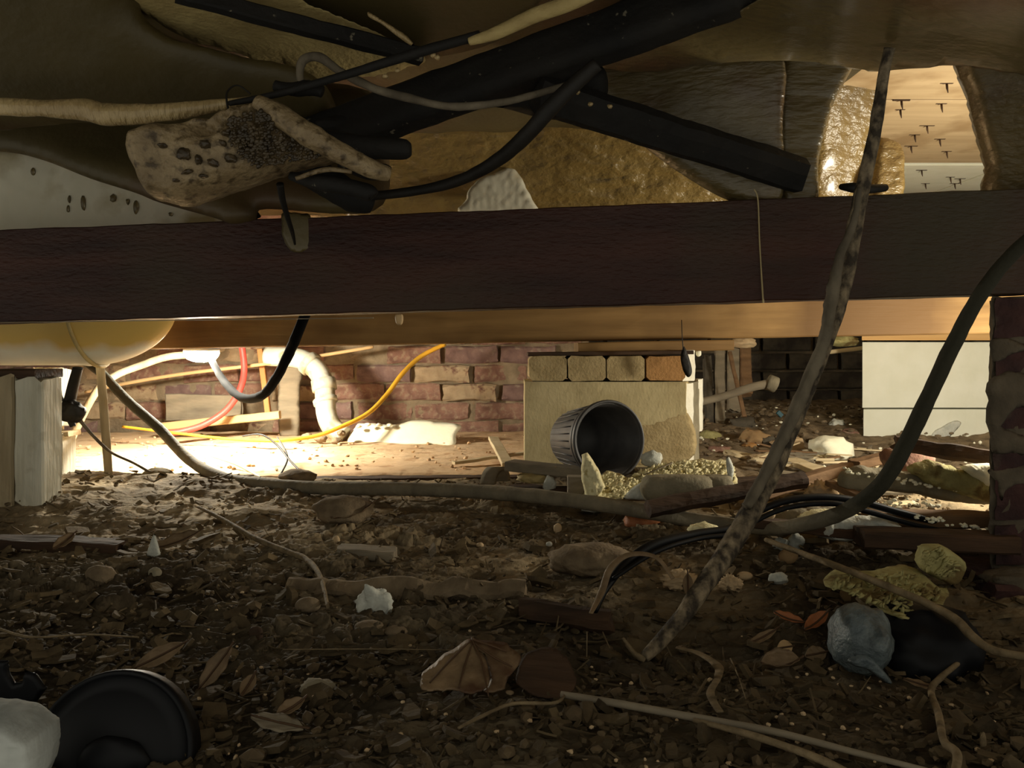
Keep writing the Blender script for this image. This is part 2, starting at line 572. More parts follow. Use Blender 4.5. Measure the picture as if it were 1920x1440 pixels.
def planeY(a, b, c):
    """depth plane through three (px, py, Y)"""
    A = np.array([[a[0], a[1], 1], [b[0], b[1], 1], [c[0], c[1], 1]], float)
    k = np.linalg.solve(A, np.array([a[2], b[2], c[2]], float))
    return lambda x, y: k[0] * x + k[1] * y + k[2]


def D_wrinkle(amp, f=(18, 18, 40), seed=0):
    return lambda W: amp * ridge(W * np.array(f), 4, seed)


def D_lump(amp, f=14, seed=0):
    return lambda W: amp * fbm(W * f, 4, seed)


def D_crumb(amp, f=60, seed=0):
    return lambda W: amp * np.abs(fbm(W * f, 3, seed)) * 2


def prism(poly, z0, z1, rough=0.0, seed=0, nz=14):
    pts = []
    n = len(poly)
    dense = []
    for i in range(n):
        a, b = poly[i], poly[(i + 1) % n]
        L = math.hypot(b[0] - a[0], b[1] - a[1])
        k = max(1, int(L / 0.012))
        for j in range(k):
            t = j / k
            dense.append((a[0] + (b[0] - a[0]) * t, a[1] + (b[1] - a[1]) * t))
    m = len(dense)
    V = []
    for j in range(nz + 1):
        z = z0 + (z1 - z0) * j / nz
        V += [(p[0], p[1], z) for p in dense]
    Fc = []
    for j in range(nz):
        for k in range(m):
            a, b = j * m + k, j * m + (k + 1) % m
            Fc.append((a, b, b + m, a + m))
    Fc.append(tuple(range(m))[::-1]); Fc.append(tuple(nz * m + k for k in range(m)))
    V = np.array(V)
    if rough:
        V = V + np.stack([fbm(V * 45, 3, seed + i) for i in range(3)], 1) * rough
    return V, Fc


def kernels(parent, poly, Yf, n, smin, smax, mt, name='crumbs', seed=1, aspect=.5, lift=0.004):
    rg = np.random.RandomState(seed)
    P = np.array(poly, float)
    lo, hi = P.min(0), P.max(0)
    pts = rg.uniform(lo, hi, (n * 4, 2))
    pts = pts[inside(P, pts)][:n]
    V0, F0 = ICO[1]
    Vs, Fs = [], []
    for k, (px, py) in enumerate(pts):
        Y = float(Yf(px, py)) if callable(Yf) else Yf
        s_ = rg.uniform(smin, smax) * Y / F
        q = V0 * np.array([s_, s_ * .7, s_ * aspect]) * (1 + .3 * rg.uniform(-1, 1, (len(V0), 1)))
        a = rg.normal(0.5, .5)
        q = q @ np.array([[math.cos(a), 0, math.sin(a)], [0, 1, 0], [-math.sin(a), 0, math.cos(a)]])
        Vs.append(q + np.array(tuple(at(px, py, Y - lift)))); Fs += [tuple(i + k * len(V0) for i in f) for f in F0]
    mk(name, np.concatenate(Vs), Fs, mt, parent, kind='stuff')


# ------------------------------------------------------------------ ground
def sstep(a, b, x):
    t = np.clip((x - a) / (b - a), 0, 1)
    return t * t * (3 - 2 * t)


def gbase(x, y):
    x = np.asarray(x, float); y = np.asarray(y, float)
    shp = x.shape
    x = x.ravel(); y = y.ravel()
    z = 0.006 + 0.02 * sstep(0.9, 2.0, y)
    left = 1 - sstep(-0.02, 0.08, x)
    z = z - 0.07 * sstep(1.99, 2.05, y) * left
    z = z + 0.03 * sstep(2.3, 3.2, y) * (1 - left)
    z = z + 0.030 * np.exp(-(((x + 0.95) / 0.30) ** 2 + ((y - 1.85) / 0.22) ** 2))
    z = z - 0.035 * np.exp(-(((x - 0.22) / 0.15) ** 2 + ((y - 0.98) / 0.12) ** 2))
    z = z - 0.03 * np.exp(-(((x - 0.5) / 0.2) ** 2 + ((y - 0.85) / 0.14) ** 2))
    p = np.c_[x * 3.2, y * 4.2, np.zeros_like(x)]
    am = 0.016 + 0.008 * (y < 1.9)
    z = z + am * fbm(p, 3, 3) * (0.3 + 0.7 * (1 - sstep(1.8, 2.05, y)) )
    return z.reshape(shp)


def gz(x, y):
    return float(gbase(np.array([x]), np.array([y]))[0])


def flakes(x, y, cell, seed, elong=1.8, tilt=0.35):
    ix = np.floor(x / cell).astype(np.int64); iy = np.floor(y / cell).astype(np.int64)
    best = np.full(x.shape, -1.0); tone = np.zeros(x.shape)
    for dx in (-1, 0, 1):
        for dy in (-1, 0, 1):
            jx, jy = ix + dx, iy + dy

            def hh(k):
                h = (jx * 73856093) ^ (jy * 19349663) ^ ((seed * 131 + k) * 83492791)
                h = (h ^ (h >> 13)) * 1274126177 & 0x7fffffff
                return ((h ^ (h >> 15)) & 0xffff) / 65535.0
            cx = (jx + hh(1)) * cell; cy = (jy + hh(2)) * cell
            a = hh(3) * math.pi
            ux, uy = x - cx, y - cy
            s = ux * np.cos(a) + uy * np.sin(a); t = -ux * np.sin(a) + uy * np.cos(a)
            r = 0.55 + 0.4 * hh(4)
            ins = (np.abs(s) / (r * cell * 0.95)) ** 3 + (np.abs(t) / (r * cell / elong)) ** 3 < 1
            h = hh(5) * 0.7 + 0.3 + (s * (hh(6) - 0.5) + t * (hh(7) - 0.5) * 2) / cell * tilt * 2
            h = np.where(ins & (hh(9) > 0.25), h, 0)
            up = h > best
            best = np.where(up, h, best)
            tone = np.where(up, np.where(h > 0, hh(8), 0.5), tone)
    return np.maximum(best, 0), tone


def make_floor():
    pys = np.concatenate([np.linspace(1530, 905, 720), np.linspace(902, 770, 90)])
    Ys = (CH - 0.015) * F / (pys - HZ)
    Ys = Ys[Ys < 4.3]
    nx = 880
    u = np.linspace(-1, 1, nx)
    YY = np.repeat(Ys[:, None], nx, 1)
    XX = u[None, :] * (0.74 * YY + 0.30)
    x, y = XX.ravel(), YY.ravel()
    z = gbase(x, y)
    p = np.c_[x, y, np.zeros_like(x)]
    sm = sstep(-0.1, 0.25, fbm(p * 4.0, 2, 21) + 0.35 * (1 - sstep(-0.5, 0.1, x)) * sstep(1.25, 1.6, y) * 1.6 - 0.1)   # smooth sandy patches
    far = sstep(1.9, 2.3, y)
    k1, t1 = flakes(x, y, 0.045, 1)
    k2, t2 = flakes(x + 3.1, y, 0.020, 2)
    k3, t3 = flakes(x, y + 1.7, 0.009, 3, 1.3)
    am = (1 - 0.8 * sm)
    pt = sstep(-0.15, 0.3, fbm(p * 7, 2, 77))
    h = 0.011 * am * k1 * pt + 0.005 * am * k2 * (0.4 + 0.6 * pt) + 0.0026 * (0.35 + 0.65 * am) * k3
    h = h + 0.009 * fbm(p * np.array([13, 22, 1]), 4, 9) + 0.006 * ridge(np.c_[x * 12, y * 30, x * 0], 4, 12)
    h = h * (1 - 0.3 * far)
    z = z + h
    tone = 0.72 + 0.22 * t1 * (k1 > 0) * pt + 0.16 * (t2 - 0.5) + 0.22 * (t3 - 0.5)
    tone = tone * (1 - sm) + sm * (1.12 + 0.15 * (t3 - 0.5))
    tone = tone * (0.46 + 0.79 * sstep(0.8, 1.6, y + 0.12 * fbm(p * 3, 2, 55)))          # light falloff painted into the soil tone, darker towards the front
    n0 = len(Ys)
    V = np.c_[x, y, z]
    me = bpy.data.meshes.new('floor')
    nf = (n0 - 1) * (nx - 1)
    i = np.arange(n0 - 1)[:, None] * nx + np.arange(nx - 1)[None, :]
    q = np.stack([i, i + 1, i + nx + 1, i + nx], -1).reshape(-1, 4)
    me.vertices.add(len(V)); me.vertices.foreach_set('co', V.ravel())
    me.loops.add(nf * 4); me.loops.foreach_set('vertex_index', q.ravel().astype(np.int32))
    me.polygons.add(nf)
    me.polygons.foreach_set('loop_start', np.arange(0, nf * 4, 4, dtype=np.int32))
    me.polygons.foreach_set('loop_total', np.full(nf, 4, dtype=np.int32))
    me.update(calc_edges=True)
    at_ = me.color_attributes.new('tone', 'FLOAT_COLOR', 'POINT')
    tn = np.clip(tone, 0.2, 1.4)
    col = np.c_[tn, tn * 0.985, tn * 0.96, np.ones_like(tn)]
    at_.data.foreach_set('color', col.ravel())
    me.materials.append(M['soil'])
    o = bpy.data.objects.new('floor', me)
    COL.objects.link(o)
    tag(o, 'brown crawlspace soil strewn with bark and leaf crumbs', kind='structure')


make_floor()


def grid_surface(name, x0, x1, y0, y1, nx, ny, zf, mt, thick=0.0, **kw):
    xs = np.linspace(x0, x1, nx); ys = np.linspace(y0, y1, ny)
    X, Y = np.meshgrid(xs, ys)
    Z = zf(X.ravel(), Y.ravel())
    V = np.c_[X.ravel(), Y.ravel(), Z]
    Fc = []
    for j in range(ny - 1):
        for i in range(nx - 1):
            a = j * nx + i
            Fc.append((a, a + 1, a + nx + 1, a + nx))
    if thick:
        n = len(V)
        B = V.copy(); B[:, 2] = -thick
        V = np.r_[V, B]
        for i in range(nx - 1):
            Fc.append((i, i + n, i + n + 1, i + 1))
            k = (ny - 1) * nx + i
            Fc.append((k, k + 1, k + n + 1, k + n))
        for j in range(ny - 1):
            k = j * nx + nx - 1
            Fc.append((k, k + n, k + nx + n, k + nx))
            k = j * nx
            Fc.append((k, k + nx, k + nx + n, k + n))
    return mk(name, V, Fc, mt, **kw)


def sandz(x, y):
    p = np.c_[x, y, x * 0]
    return 0.030 + 0.006 * fbm(p * 6, 3, 31) + 0.0022 * ridge(p * np.array([14, 30, 1]), 3, 33) - 0.006 * np.exp(-((y - 2.07) / 0.012) ** 2)


grid_surface('floor', -2.4, 0.10, 2.07, 3.10, 420, 190, sandz, M['sand'], thick=0.05,
             label='level bed of pale pinkish sand brightly lit by lamp', kind='structure')

# ------------------------------------------------------------------ walls
ARCH = {}


def brick_variants(key, L, H, D, mt, n=5, rough=0.0035, bev=0.10):
    out = []
    for k in range(n):
        V, Fc = plank_mesh((-L / 2, 0, 0), (L / 2, 0, 0), D, H, (0, 0, 1), rough, 5, bev, seed=hash(key) % 7 + k * 5 + 3, cut=0.004)
        me = bpy.data.meshes.new('brick')
        me.from_pydata([tuple(v) for v in V], [], Fc)
        me.materials.append(mt)
        me.update()
        out.append(me)
    return out


def lay(me, parent, x, y, z, name='brick', rz=0, ry=0, sx=1, rx=0, sz=1):
    o = bpy.data.objects.new(name, me)
    COL.objects.link(o)
    o.parent = parent
    w = worldloc(parent)
    o.location = (x - w.x, y - w.y, z - w.z)
    o.rotation_euler = (rx, ry, rz)
    o.scale = (sx, 1, sz)
    return o


# back wall: mortar core with separate bricks
YW = 3.12
core, cf = plank_mesh((-2.45, YW + 0.092, 0.46), (0.30, YW + 0.092, 0.46), 0.16, 0.98, rough=0.014, nseg=110, bev=0.02, seed=4)
wall = mk('wall_back', core, cf, M['mortar'], label='old red brick wall behind the lit sand', kind='structure')
bs = [brick_variants(11, 0.212, 0.065, 0.10, M['brick'], rough=.009), brick_variants(12, 0.212, 0.065, 0.10, M['brick2'], rough=.009), brick_variants(13, 0.212, 0.065, 0.10, M['brick3'], rough=.011)]
rb = random.Random(3)
missing = {(4, 8), (1, 6), (0, 4), (0, 9)}
for c in range(12):
    z = 0.035 + 0.0735 * c
    i = 0
    x = -2.40 + (0.11 if c % 2 else 0)
    while x < 0.2:
        kind = rb.choices([0, 1, 2], [4, 3, 2])[0]
        if c == 5 or (c == 4 and x < -0.8): kind = 2 if rb.random() < 0.6 else 0
        if (c, i) not in missing:
            lay(rb.choice(bs[kind]), wall, x + rb.uniform(-.004, .004), YW + 0.045 + rb.uniform(-.012, .018), z + rb.uniform(-.003, .003),
                rz=rb.uniform(-.05, .05), ry=rb.uniform(-.02, .02), sx=rb.uniform(.93, 1.02))
        x += 0.224
        i += 1

# further back at the other side: grey block wall
YG = 3.62
core, cf = plank_mesh((0.16, YG + 0.12, 0.46), (3.0, YG + 0.12, 0.46), 0.16, 0.98, rough=0.008, nseg=50, bev=0.02, seed=9)
wallg = mk('wall_back', core, cf, M['mortar'], label='grey blockwork wall behind the rubble heap', kind='structure')
bg = brick_variants(14, 0.222, 0.073, 0.10, M['brickg'])
for c in range(11):
    x = 0.30 + (0.118 if c % 2 else 0)
    while x < 2.9:
        lay(rb.choice(bg), wallg, x, YG + 0.036 + rb.uniform(-.008, .01), 0.04 + 0.084 * c, rz=rb.uniform(-.03, .03), sx=rb.uniform(.94, 1.01))
        x += 0.236
V, Fc = plank_mesh((0.24, 3.15, 0.46), (0.24, 3.75, 0.46), 0.12, 0.98, rough=0.006, nseg=12, bev=0.03, seed=2)
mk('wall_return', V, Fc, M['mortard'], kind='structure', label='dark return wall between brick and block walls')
# side walls, off to the sides of the view
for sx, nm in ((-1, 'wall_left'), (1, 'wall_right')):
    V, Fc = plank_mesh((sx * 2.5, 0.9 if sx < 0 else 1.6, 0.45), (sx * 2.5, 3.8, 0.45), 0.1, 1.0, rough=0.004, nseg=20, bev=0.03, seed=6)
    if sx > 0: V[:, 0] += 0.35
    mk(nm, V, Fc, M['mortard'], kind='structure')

# ceiling: plywood floor panels seen from below
ceil = thing('ceiling', (0, 2.0, 0.91), kind='structure')
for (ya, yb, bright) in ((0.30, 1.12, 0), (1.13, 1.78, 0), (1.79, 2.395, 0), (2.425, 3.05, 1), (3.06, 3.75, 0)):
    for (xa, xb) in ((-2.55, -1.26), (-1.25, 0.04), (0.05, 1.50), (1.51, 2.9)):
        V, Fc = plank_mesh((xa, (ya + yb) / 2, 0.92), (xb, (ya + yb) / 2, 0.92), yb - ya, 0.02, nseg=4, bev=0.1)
        mk('panel', V, Fc, M['cream'] if bright else M['ply'], ceil, smooth=False)  # row behind the gap in paler cream, standing in for brighter light
V, Fc = plank_mesh((-2.6, 2.0, 0.965), (2.95, 2.0, 0.965), 3.6, 0.03, nseg=4, bev=0.1)
mk('leak_stop_slab', V, Fc, M['darkwood'], ceil, smooth=False)  # added slab, stops world light leaking in through the panel gap
# nails poking through, with their rusty splits
nl = [(1775, 158, 12), (1690, 190, 16), (1765, 196, 10), (1688, 207, 9), (1738, 237, 14), (1715, 254, 10), (1762, 262, 10), (1708, 275, 12), (1775, 285, 9), (1728, 320, 10), (1782, 333, 8), (1800, 336, 10), (1790, 345, 9), (1735, 345, 8)]
for (px, py, s) in nl:
    Y = 0.548 * F / (HZ - py)
    b = at(px, py, Y)
    b.z = 0.912
    V, Fc = tube_mesh([b, b + Vector((0.001, 0, -0.012)), b + Vector((0.003, 0, -0.022))], [0.0028, 0.0026, 0.001], 6)
    mk('nail', V, Fc, M['darkwood'], ceil)
    V, Fc = plank_mesh(b + Vector((-s * Y / F, 0, -0.001)), b + Vector((s * Y / F, 0, -0.001)), 0.005, 0.004, rough=0.001, nseg=4, seed=int(px))
    mk('splinter', V, Fc, M['darkwood'], ceil, smooth=False)

# ------------------------------------------------------------------ bearers (long beams)
zL, zR = 0.401, 0.4376
def beam1_pt(px_side):
    return None
A = Vector((-1.22 - 0.5, 1.36 + 0.047, 0.4795 - 0.0112)); Bq = Vector((0.768 + 0.8, 1.20 - 0.06, 0.517 + 0.015))
# front face passes (px0, Y1.36) and (px1920, Y1.20); depth .10 behind it
bw = 0.06
dirb = (Bq - A).normalized()
nrm = Vector((dirb.y, -dirb.x, 0)).normalized()
P0 = at(0, 518, 1.36); P1 = at(1920, 452, 1.20)
dv = (P1 - P0)
n2 = Vector((-dv.y, dv.x, 0)).normalized() * (bw / 2)
A = P0 - dv * 0.30 + n2; Bq = P1 + dv * 0.30 + n2
beam = thing('floor_bearer', P0.lerp(P1, .5), 'reddish brown stained timber beam spanning the whole view in front', 'beam')
V, Fc = plank_mesh(A, Bq, bw, 0.158, rough=0.0018, nseg=120, bev=0.03, seed=5)
mk('timber', V, Fc, M['beam'], beam, smooth=False)


def on_beam(px, py, off=0.003):
    t = (px) / 1920.0
    # depth of the face at this column
    lo, hi = 1.1, 1.5
    a = (P0.x, P0.y); b = (P1.x, P1.y)
    k = (px - 960) / F
    # X = k*Y on line a->b
    s = (k * a[1] - a[0]) / ((b[0] - a[0]) - k * (b[1] - a[1]))
    Y = a[1] + s * (b[1] - a[1]) - off
    return Y


# saw cuts / splashes as thin stuck-on pieces
pillow('glue_smear', [(528, 402), (560, 398), (582, 404), (583, 460), (575, 472), (548, 470), (530, 440)], on_beam(555, 430, 0.001), 0.003, 12, M['foam'], res=6, jag=4,
       parent=beam, label='olive glue smear')
pillow('glue_drip', [(742, 590), (755, 590), (755, 606), (748, 610), (742, 604)], on_beam(748, 600, 0.002), 0.005, 6, M['tancable'], res=3, parent=beam)
plank('lower_lip', at(-200, 607, 1.36 + 0.012), at(700, 596, 1.30 + 0.010), 0.006, 0.0012, M['greywood'], nseg=30, parent=beam, label='pale lower edge')  # thin paler strip along the lower edge

YB = lambda px: 2.12 - 0.17 * (px / 1855.0)
P0b = at(0, 619, 2.12); P1b = at(1855, 581, 1.95)
dvb = P1b - P0b
n2b = Vector((-dvb.y, dvb.x, 0)).normalized() * 0.05
b2 = thing('floor_bearer', P0b.lerp(P1b, .5), 'warm brown bare timber beam behind the stained one, resting on block pier', 'beam')
V, Fc = plank_mesh(P0b - dvb * 0.2 + n2b, P1b + dvb * 0.25 + n2b, 0.10, 0.115, rough=0.0015, nseg=80, bev=0.03, seed=8)
mk('timber', V, Fc, M['beam2'], b2, smooth=False)

# ------------------------------------------------------------------ right brick pier (front)
XP = (1856 - 960) / F * 1.20
pier = thing('brick_pier', (XP + 0.12, 1.27, 0), 'dark red brick pier with mortar smears holding up beam end', 'pier')
V, Fc = prism([(XP + .001, 1.199), (XP + .34, 1.199), (XP + .34, 1.365), (XP + .10, 1.365)], -0.015, 0.436, 0.006, 3, nz=34)
mk('mortar_core', V, Fc, M['mortard'], pier, smooth=False)
bd = brick_variants(15, 0.200, 0.058, 0.085, M['brickd'], rough=0.004)
for c in range(7):
    z = 0.436 - 0.034 - 0.0675 * c
    off = 0.0 if c % 2 == 0 else 0.055
    L0 = 0.2 if c % 2 == 0 else 0.104
    V, Fc = prism([(XP + rb.uniform(0, .006), 1.195), (XP + L0, 1.195), (XP + L0, 1.285), (XP + .058, 1.285)], z - .0295, z + .0295, 0.007, 50 + c, nz=5)
    mk('brick', V, Fc, M['brickd'], pier, smooth=False)
    for k in range(2):
        lay(rb.choice(bd), pier, XP + L0 + 0.110 + k * 0.212, 1.237 + rb.uniform(-.004, .003), z, rz=rb.uniform(-.02, .02))
pillow('mortar_smear', [(1856, 712), (1925, 700), (1960, 760), (1905, 770), (1880, 800), (1905, 815), (1960, 830), (1960, 848), (1880, 850), (1858, 836), (1852, 780)], 1.195, 0.010, 14, M['mortard'], res=7, jag=8, disp=D_lump(0.003, 60), parent=pier)
pillow('mortar_smear', [(1858, 880), (1940, 872), (1950, 905), (1890, 915), (1880, 940), (1868, 905)], 1.195, 0.008, 10, M['mortard'], res=6, jag=6, parent=pier)
pillow('mortar_smear', [(1857, 640), (1885, 632), (1925, 650), (1900, 662), (1862, 680)], 1.195, 0.006, 10, M['mortard'], res=6, jag=5, parent=pier)
foot = thing('pier_footing', (XP + 0.1, 1.2, -0.03), 'rough dark concrete footing with brick course under the front brick pier', 'footing')
V, Fc = plank_mesh((XP - 0.045, 1.24, -0.005), (XP + 0.36, 1.24, -0.012), 0.26, 0.07, rough=0.010, nseg=24, bev=0.12, seed=14)
mk('slab', V, Fc, M['brickd'], foot, smooth=False)
V, Fc = lump_mesh((XP + 0.05, 1.14, 0.03), (0.10, 0.03, 0.012), amp=0.4, sub=3, seed=3, crumb=.4)
mk('mortar_crumb', V, Fc, M['mortard'], foot)

# ------------------------------------------------------------------ block pier (middle)
bp = thing('block_pier', (0.25, 1.95, 0.02), 'buff concrete block pier topped by four brick ends under the beam', 'pier')


def xp(px, Y): return (px - 960) * Y / F


zb, zt = at(0, 868, 1.90).z - 0.01, at(0, 716, 1.90).z
V, Fc = prism([(xp(984, 1.9), 1.90), (xp(1286, 1.9), 1.90), (xp(1290, 1.92), 1.92), (xp(1290, 2.08), 2.08), (xp(984, 1.9), 2.08)], zb, zt, 0.0012, 4)
mk('concrete_block', V, Fc, M['block'], bp, smooth=False)
# broken hollow end: shells coloured pale for side light, recess grey for shade
zt2 = zt + 0.0
V, Fc = prism([(xp(1286, 1.90), 1.902), (xp(1297, 1.925), 1.925), (xp(1300, 1.95), 1.95), (xp(1286, 1.95), 1.95)], zb, zt2 - .004, 0.003, 11)
mk('broken_shell', V, Fc, M['bright'], bp, smooth=False, label='broken concrete edge coloured pale as if side lit')
V, Fc = prism([(xp(1286, 1.95), 1.95), (xp(1300, 1.955), 1.955), (xp(1311, 1.99), 1.99), (xp(1300, 2.03), 2.03), (xp(1286, 2.03), 2.03)], zb, zt2 - .003, 0.0015, 12)
mk('end_recess', V, Fc, M['gstone'], bp, smooth=False)
V, Fc = prism([(xp(1308, 1.99), 1.985), (xp(1317, 2.0), 2.005), (xp(1318, 2.05), 2.05), (xp(1300, 2.05), 2.05)], zb + 0.075, zt2 + 0.002, 0.002, 13)
mk('broken_shell', V, Fc, M['bright'], bp, smooth=False)
V, Fc = prism([(xp(1302, 1.99), 1.98), (xp(1309, 2.0), 2.0), (xp(1309, 2.05), 2.05), (xp(1298, 2.05), 2.05)], zb, zb + 0.08, 0.002, 14)
mk('broken_shell', V, Fc, M['bright'], bp, smooth=False)
zc0, zc1 = zt + 0.002, at(0, 667, 1.9).z
for k, (pa, pb) in enumerate(((992, 1062), (1065, 1136), (1138, 1208), (1211, 1284))):
    xa, xb = xp(pa, 1.9), xp(pb, 1.9)
    V, Fc = plank_mesh(((xa + xb) / 2, 1.897, (zc0 + zc1) / 2), ((xa + xb) / 2, 2.07, (zc0 + zc1) / 2), xb - xa, zc1 - zc0 - 0.002, rough=0.003, nseg=8, bev=0.14, seed=k + 20)
    mk('brick', V, Fc, M['orange'] if k == 3 else M['buff'], bp, smooth=False)
V, Fc = prism([(xp(1282, 1.9), 1.915), (xp(1303, 1.93), 1.935), (xp(1305, 1.96), 1.97), (xp(1282, 2.0), 2.0)], zc0, zc1 + 0.012, 0.003, 15)
mk('broken_shell', V, Fc, M['bright'], bp, smooth=False)
V, Fc = plank_mesh((xp(990, 1.92), 1.99, zc1 + 0.003), (xp(1300, 1.92), 1.99, zc1 + 0.008), 0.15, 0.009, rough=0.002, nseg=16, bev=0.15, seed=6)
mk('slate_packer', V, Fc, M['darkwood'], bp, smooth=False)
V, Fc = plank_mesh((xp(1085, 1.92), 2.0, zc1 + 0.018), (xp(1380, 1.92), 2.0, zc1 + 0.026), 0.13, 0.026, rough=0.001, nseg=16, bev=0.1, seed=7)
mk('timber_packer', V, Fc, M['beam2'], bp, smooth=False)
pillow('lower_patch', [(1078, 800), (1150, 800), (1225, 790), (1290, 775), (1288, 866), (1078, 866)], 1.902, 0.006, 8, M['buff'], res=8, parent=bp, label='browner lower patch of the block face')  # thin browner patch over the lower block face

# dark hanging blade and string
t = thing('metal_strap', at(1284, 650, 1.84), 'dark pointed metal strap hanging at the top corner of the block pier', 'strap')
pillow('blade', [(1279, 655), (1283, 650), (1290, 665), (1297, 690), (1296, 703), (1289, 707), (1281, 695), (1276, 672)], 1.84, 0.006, 5, M['blackc'], res=4, parent=t)
tube('wire', [(1281, 655, 1.84, 2), (1279, 630, 1.84, 1.6), (1278, 600, 1.86, 1.6)], M['blackc'], parent=t, ns=5, n=3)

# ------------------------------------------------------------------ white aerated block pier
wp = thing('white_block_pier', at(1735, 855, 2.55), 'pier of two white aerated blocks with a pine slat on top', 'pier')
for (ya, yb, xa) in ((641, 765, 1617), (767, 858, 1619)):
    a = at(xa, yb, 2.55); b = at(1905, ya, 2.55)
    V, Fc = prism([(a.x, 2.55), (b.x, 2.55), (b.x + .09, 2.73), (a.x + .09, 2.73)], min(a.z, b.z) + .001, max(a.z, b.z) - .001, 0.0006, ya, nz=4)
    mk('aerated_block', V, Fc, M['white2'], wp, smooth=False)
a = at(1616, 632, 2.53)
V, Fc = prism([(a.x, 2.53), (xp(1905, 2.53), 2.53), (xp(1905, 2.53) + .1, 2.74), (a.x + .1, 2.74)], a.z - .010, a.z + .010, 0.0004, 3, nz=2)
mk('pine_slat', V, Fc, M['slat'], wp, smooth=False)
pillow('chipped_scar', [(1738, 830), (1755, 808), (1778, 795), (1795, 790), (1798, 800), (1770, 830), (1750, 842)], 2.548, 0.008, 6, M['wfoam'], res=4, jag=4, parent=wp)
# bearer carried on it, seen between
# ------------------------------------------------------------------ white tub underside, left
M['hull'].node_tree
add_z_mix(M['hull'], 0.060, 0.084, (208, 176, 98), 14)
tub = thing('foam_covered_tub', at(0, 690, 1.75), 'white tub underside streaked with yellow foam above the painted post', 'tub')
cx0, tipx = xp(110, 1.75), xp(292, 1.75)
cz = at(0, 562, 1.75).z
V = []
prof = []
for k in range(16):
    prof.append((xp(-420, 1.75) + (cx0 - xp(-420, 1.75)) * k / 15, 0.146))
for k in range(1, 25):
    a = math.pi / 2 * k / 24
    prof.append((cx0 + (tipx - cx0) * math.sin(a), max(0.001, 0.148 * math.cos(a) ** 0.9)))
ns = 48
for (x, r) in prof:
    for k in range(ns):
        a = 2 * math.pi * k / ns
        V.append((x, 1.75 + 0.10 + r * math.cos(a) * 0.75, cz + r * math.sin(a)))
Fc = []
for i in range(len(prof) - 1):
    for k in range(ns):
        a, b = i * ns + k, i * ns + (k + 1) % ns
        Fc.append((a, b, b + ns, a + ns))
Fc.append(tuple(range(ns))[::-1]); Fc.append(tuple((len(prof) - 1) * ns + k for k in range(ns)))
mk('shell', V, Fc, M['hull'], tub)
pts = []
for k in range(25):
    a = -math.pi * 0.95 * k / 24
    pts.append(Vector((xp(126, 1.75) + 0.030 * (1 - math.cos((k - 10) / 12.0)) * 1.0, 1.85 - 0.1185 * math.sin(-a) , cz + 0.151 * math.cos(a) if False else cz - 0.151 * math.cos(a - math.pi))))
pts = [Vector((xp(128, 1.75) + 0.022 * max(0, math.cos(a)) ** 2, 1.85 - 0.112 * math.sin(a), cz - 0.149 * math.cos(a))) for a in [math.pi * (k - 6) / 24 for k in range(31)]]
V, Fc = tube_mesh(pts, [0.0045] * len(pts), 6)
mk('seam', V, Fc, M['foaml'], tub)

# ------------------------------------------------------------------ painted posts, left
post = thing('timber_post', at(20, 950, 1.60), 'weathered white painted timber post under the tub', 'post')
for k, (xa, xb, mt, top, bot) in enumerate(((-70, 21, 'tanwood', 706, 975), (23, 78, 'white', 712, 945))):
    a, b = at((xa + xb) / 2, bot, 1.60), at((xa + xb) / 2, top, 1.60)
    V, Fc = plank_mesh((a.x, 1.64, a.z), (b.x, 1.64, b.z), (xb - xa) * 1.60 / F, 0.07, (0, 1, 0), 0.002, 14, 0.06, seed=k + 3, cut=0.014)
    mk('board', V, Fc, M[mt], post, smooth=False)
a = at(-70, 702, 1.60)
V, Fc = plank_mesh((a.x, 1.66, a.z), (at(60, 702, 1.6).x, 1.66, a.z), 0.10, 0.018, rough=0.002, nseg=10, seed=5)
mk('packer', V, Fc, M['darkwood'], post, smooth=False)
post2 = thing('timber_post', at(90, 905, 1.98), 'pale painted timber post on a stub, standing just behind the front post', 'post')
for (xa, xb, mt, top, bot, Y) in ((60, 96, 'tanwood', 690, 815, 1.96), (97, 110, 'white', 693, 800, 1.97), (76, 108, 'tanwood', 818, 925, 1.94), (109, 117, 'white', 815, 915, 1.95)):
    a, b = at((xa + xb) / 2, bot, Y), at((xa + xb) / 2, top, Y)
    V, Fc = plank_mesh((a.x, Y + .03, a.z), (b.x, Y + .03, b.z), (xb - xa) * Y / F, 0.06, (0, 1, 0), 0.0015, 10, 0.06, seed=xa, cut=0.005)
    mk('board', V, Fc, M[mt], post2, smooth=False)
V, Fc = plank_mesh(at(78, 816, 1.99), at(140, 812, 1.99), 0.06, 0.012, rough=0.002, nseg=8, seed=7)
mk('packer', V, Fc, M['palewood'], post2, smooth=False)

# ------------------------------------------------------------------ lamp
lp = thing('work_lamp', at(378, 665, 2.38), 'small round lit work lamp hanging on a black cord below beam', 'lamp')
c = at(378, 661, 2.38)
rL = 31 * 2.38 / F
V = []
n = 28
prof = [(rL * 1.0, 0.004), (rL * 1.02, 0.0), (rL * 0.97, -0.010), (rL * 0.82, -0.019), (rL * 0.5, -0.026), (rL * 0.15, -0.029)]
Fc = []
for (r, z) in prof:
    for k in range(n):
        a = 2 * math.pi * k / n
        V.append((c.x + r * math.cos(a), c.y + r * math.sin(a), c.z + z))
for i in range(len(prof) - 1):
    for k in range(n):
        a, b = i * n + k, i * n + (k + 1) % n
        Fc.append((a, a + n, b + n, b))
Fc.append(tuple(5 * n + k for k in range(n))[::-1])
Fc.append(tuple(range(n)))
mk('diffuser', V, Fc, M['lamp'], lp, label='glowing white diffuser')
V2 = []
prof = [(rL * 1.05, 0.003), (rL * 1.05, 0.012), (rL * 0.7, 0.02), (0.004, 0.024)]
Fc = []
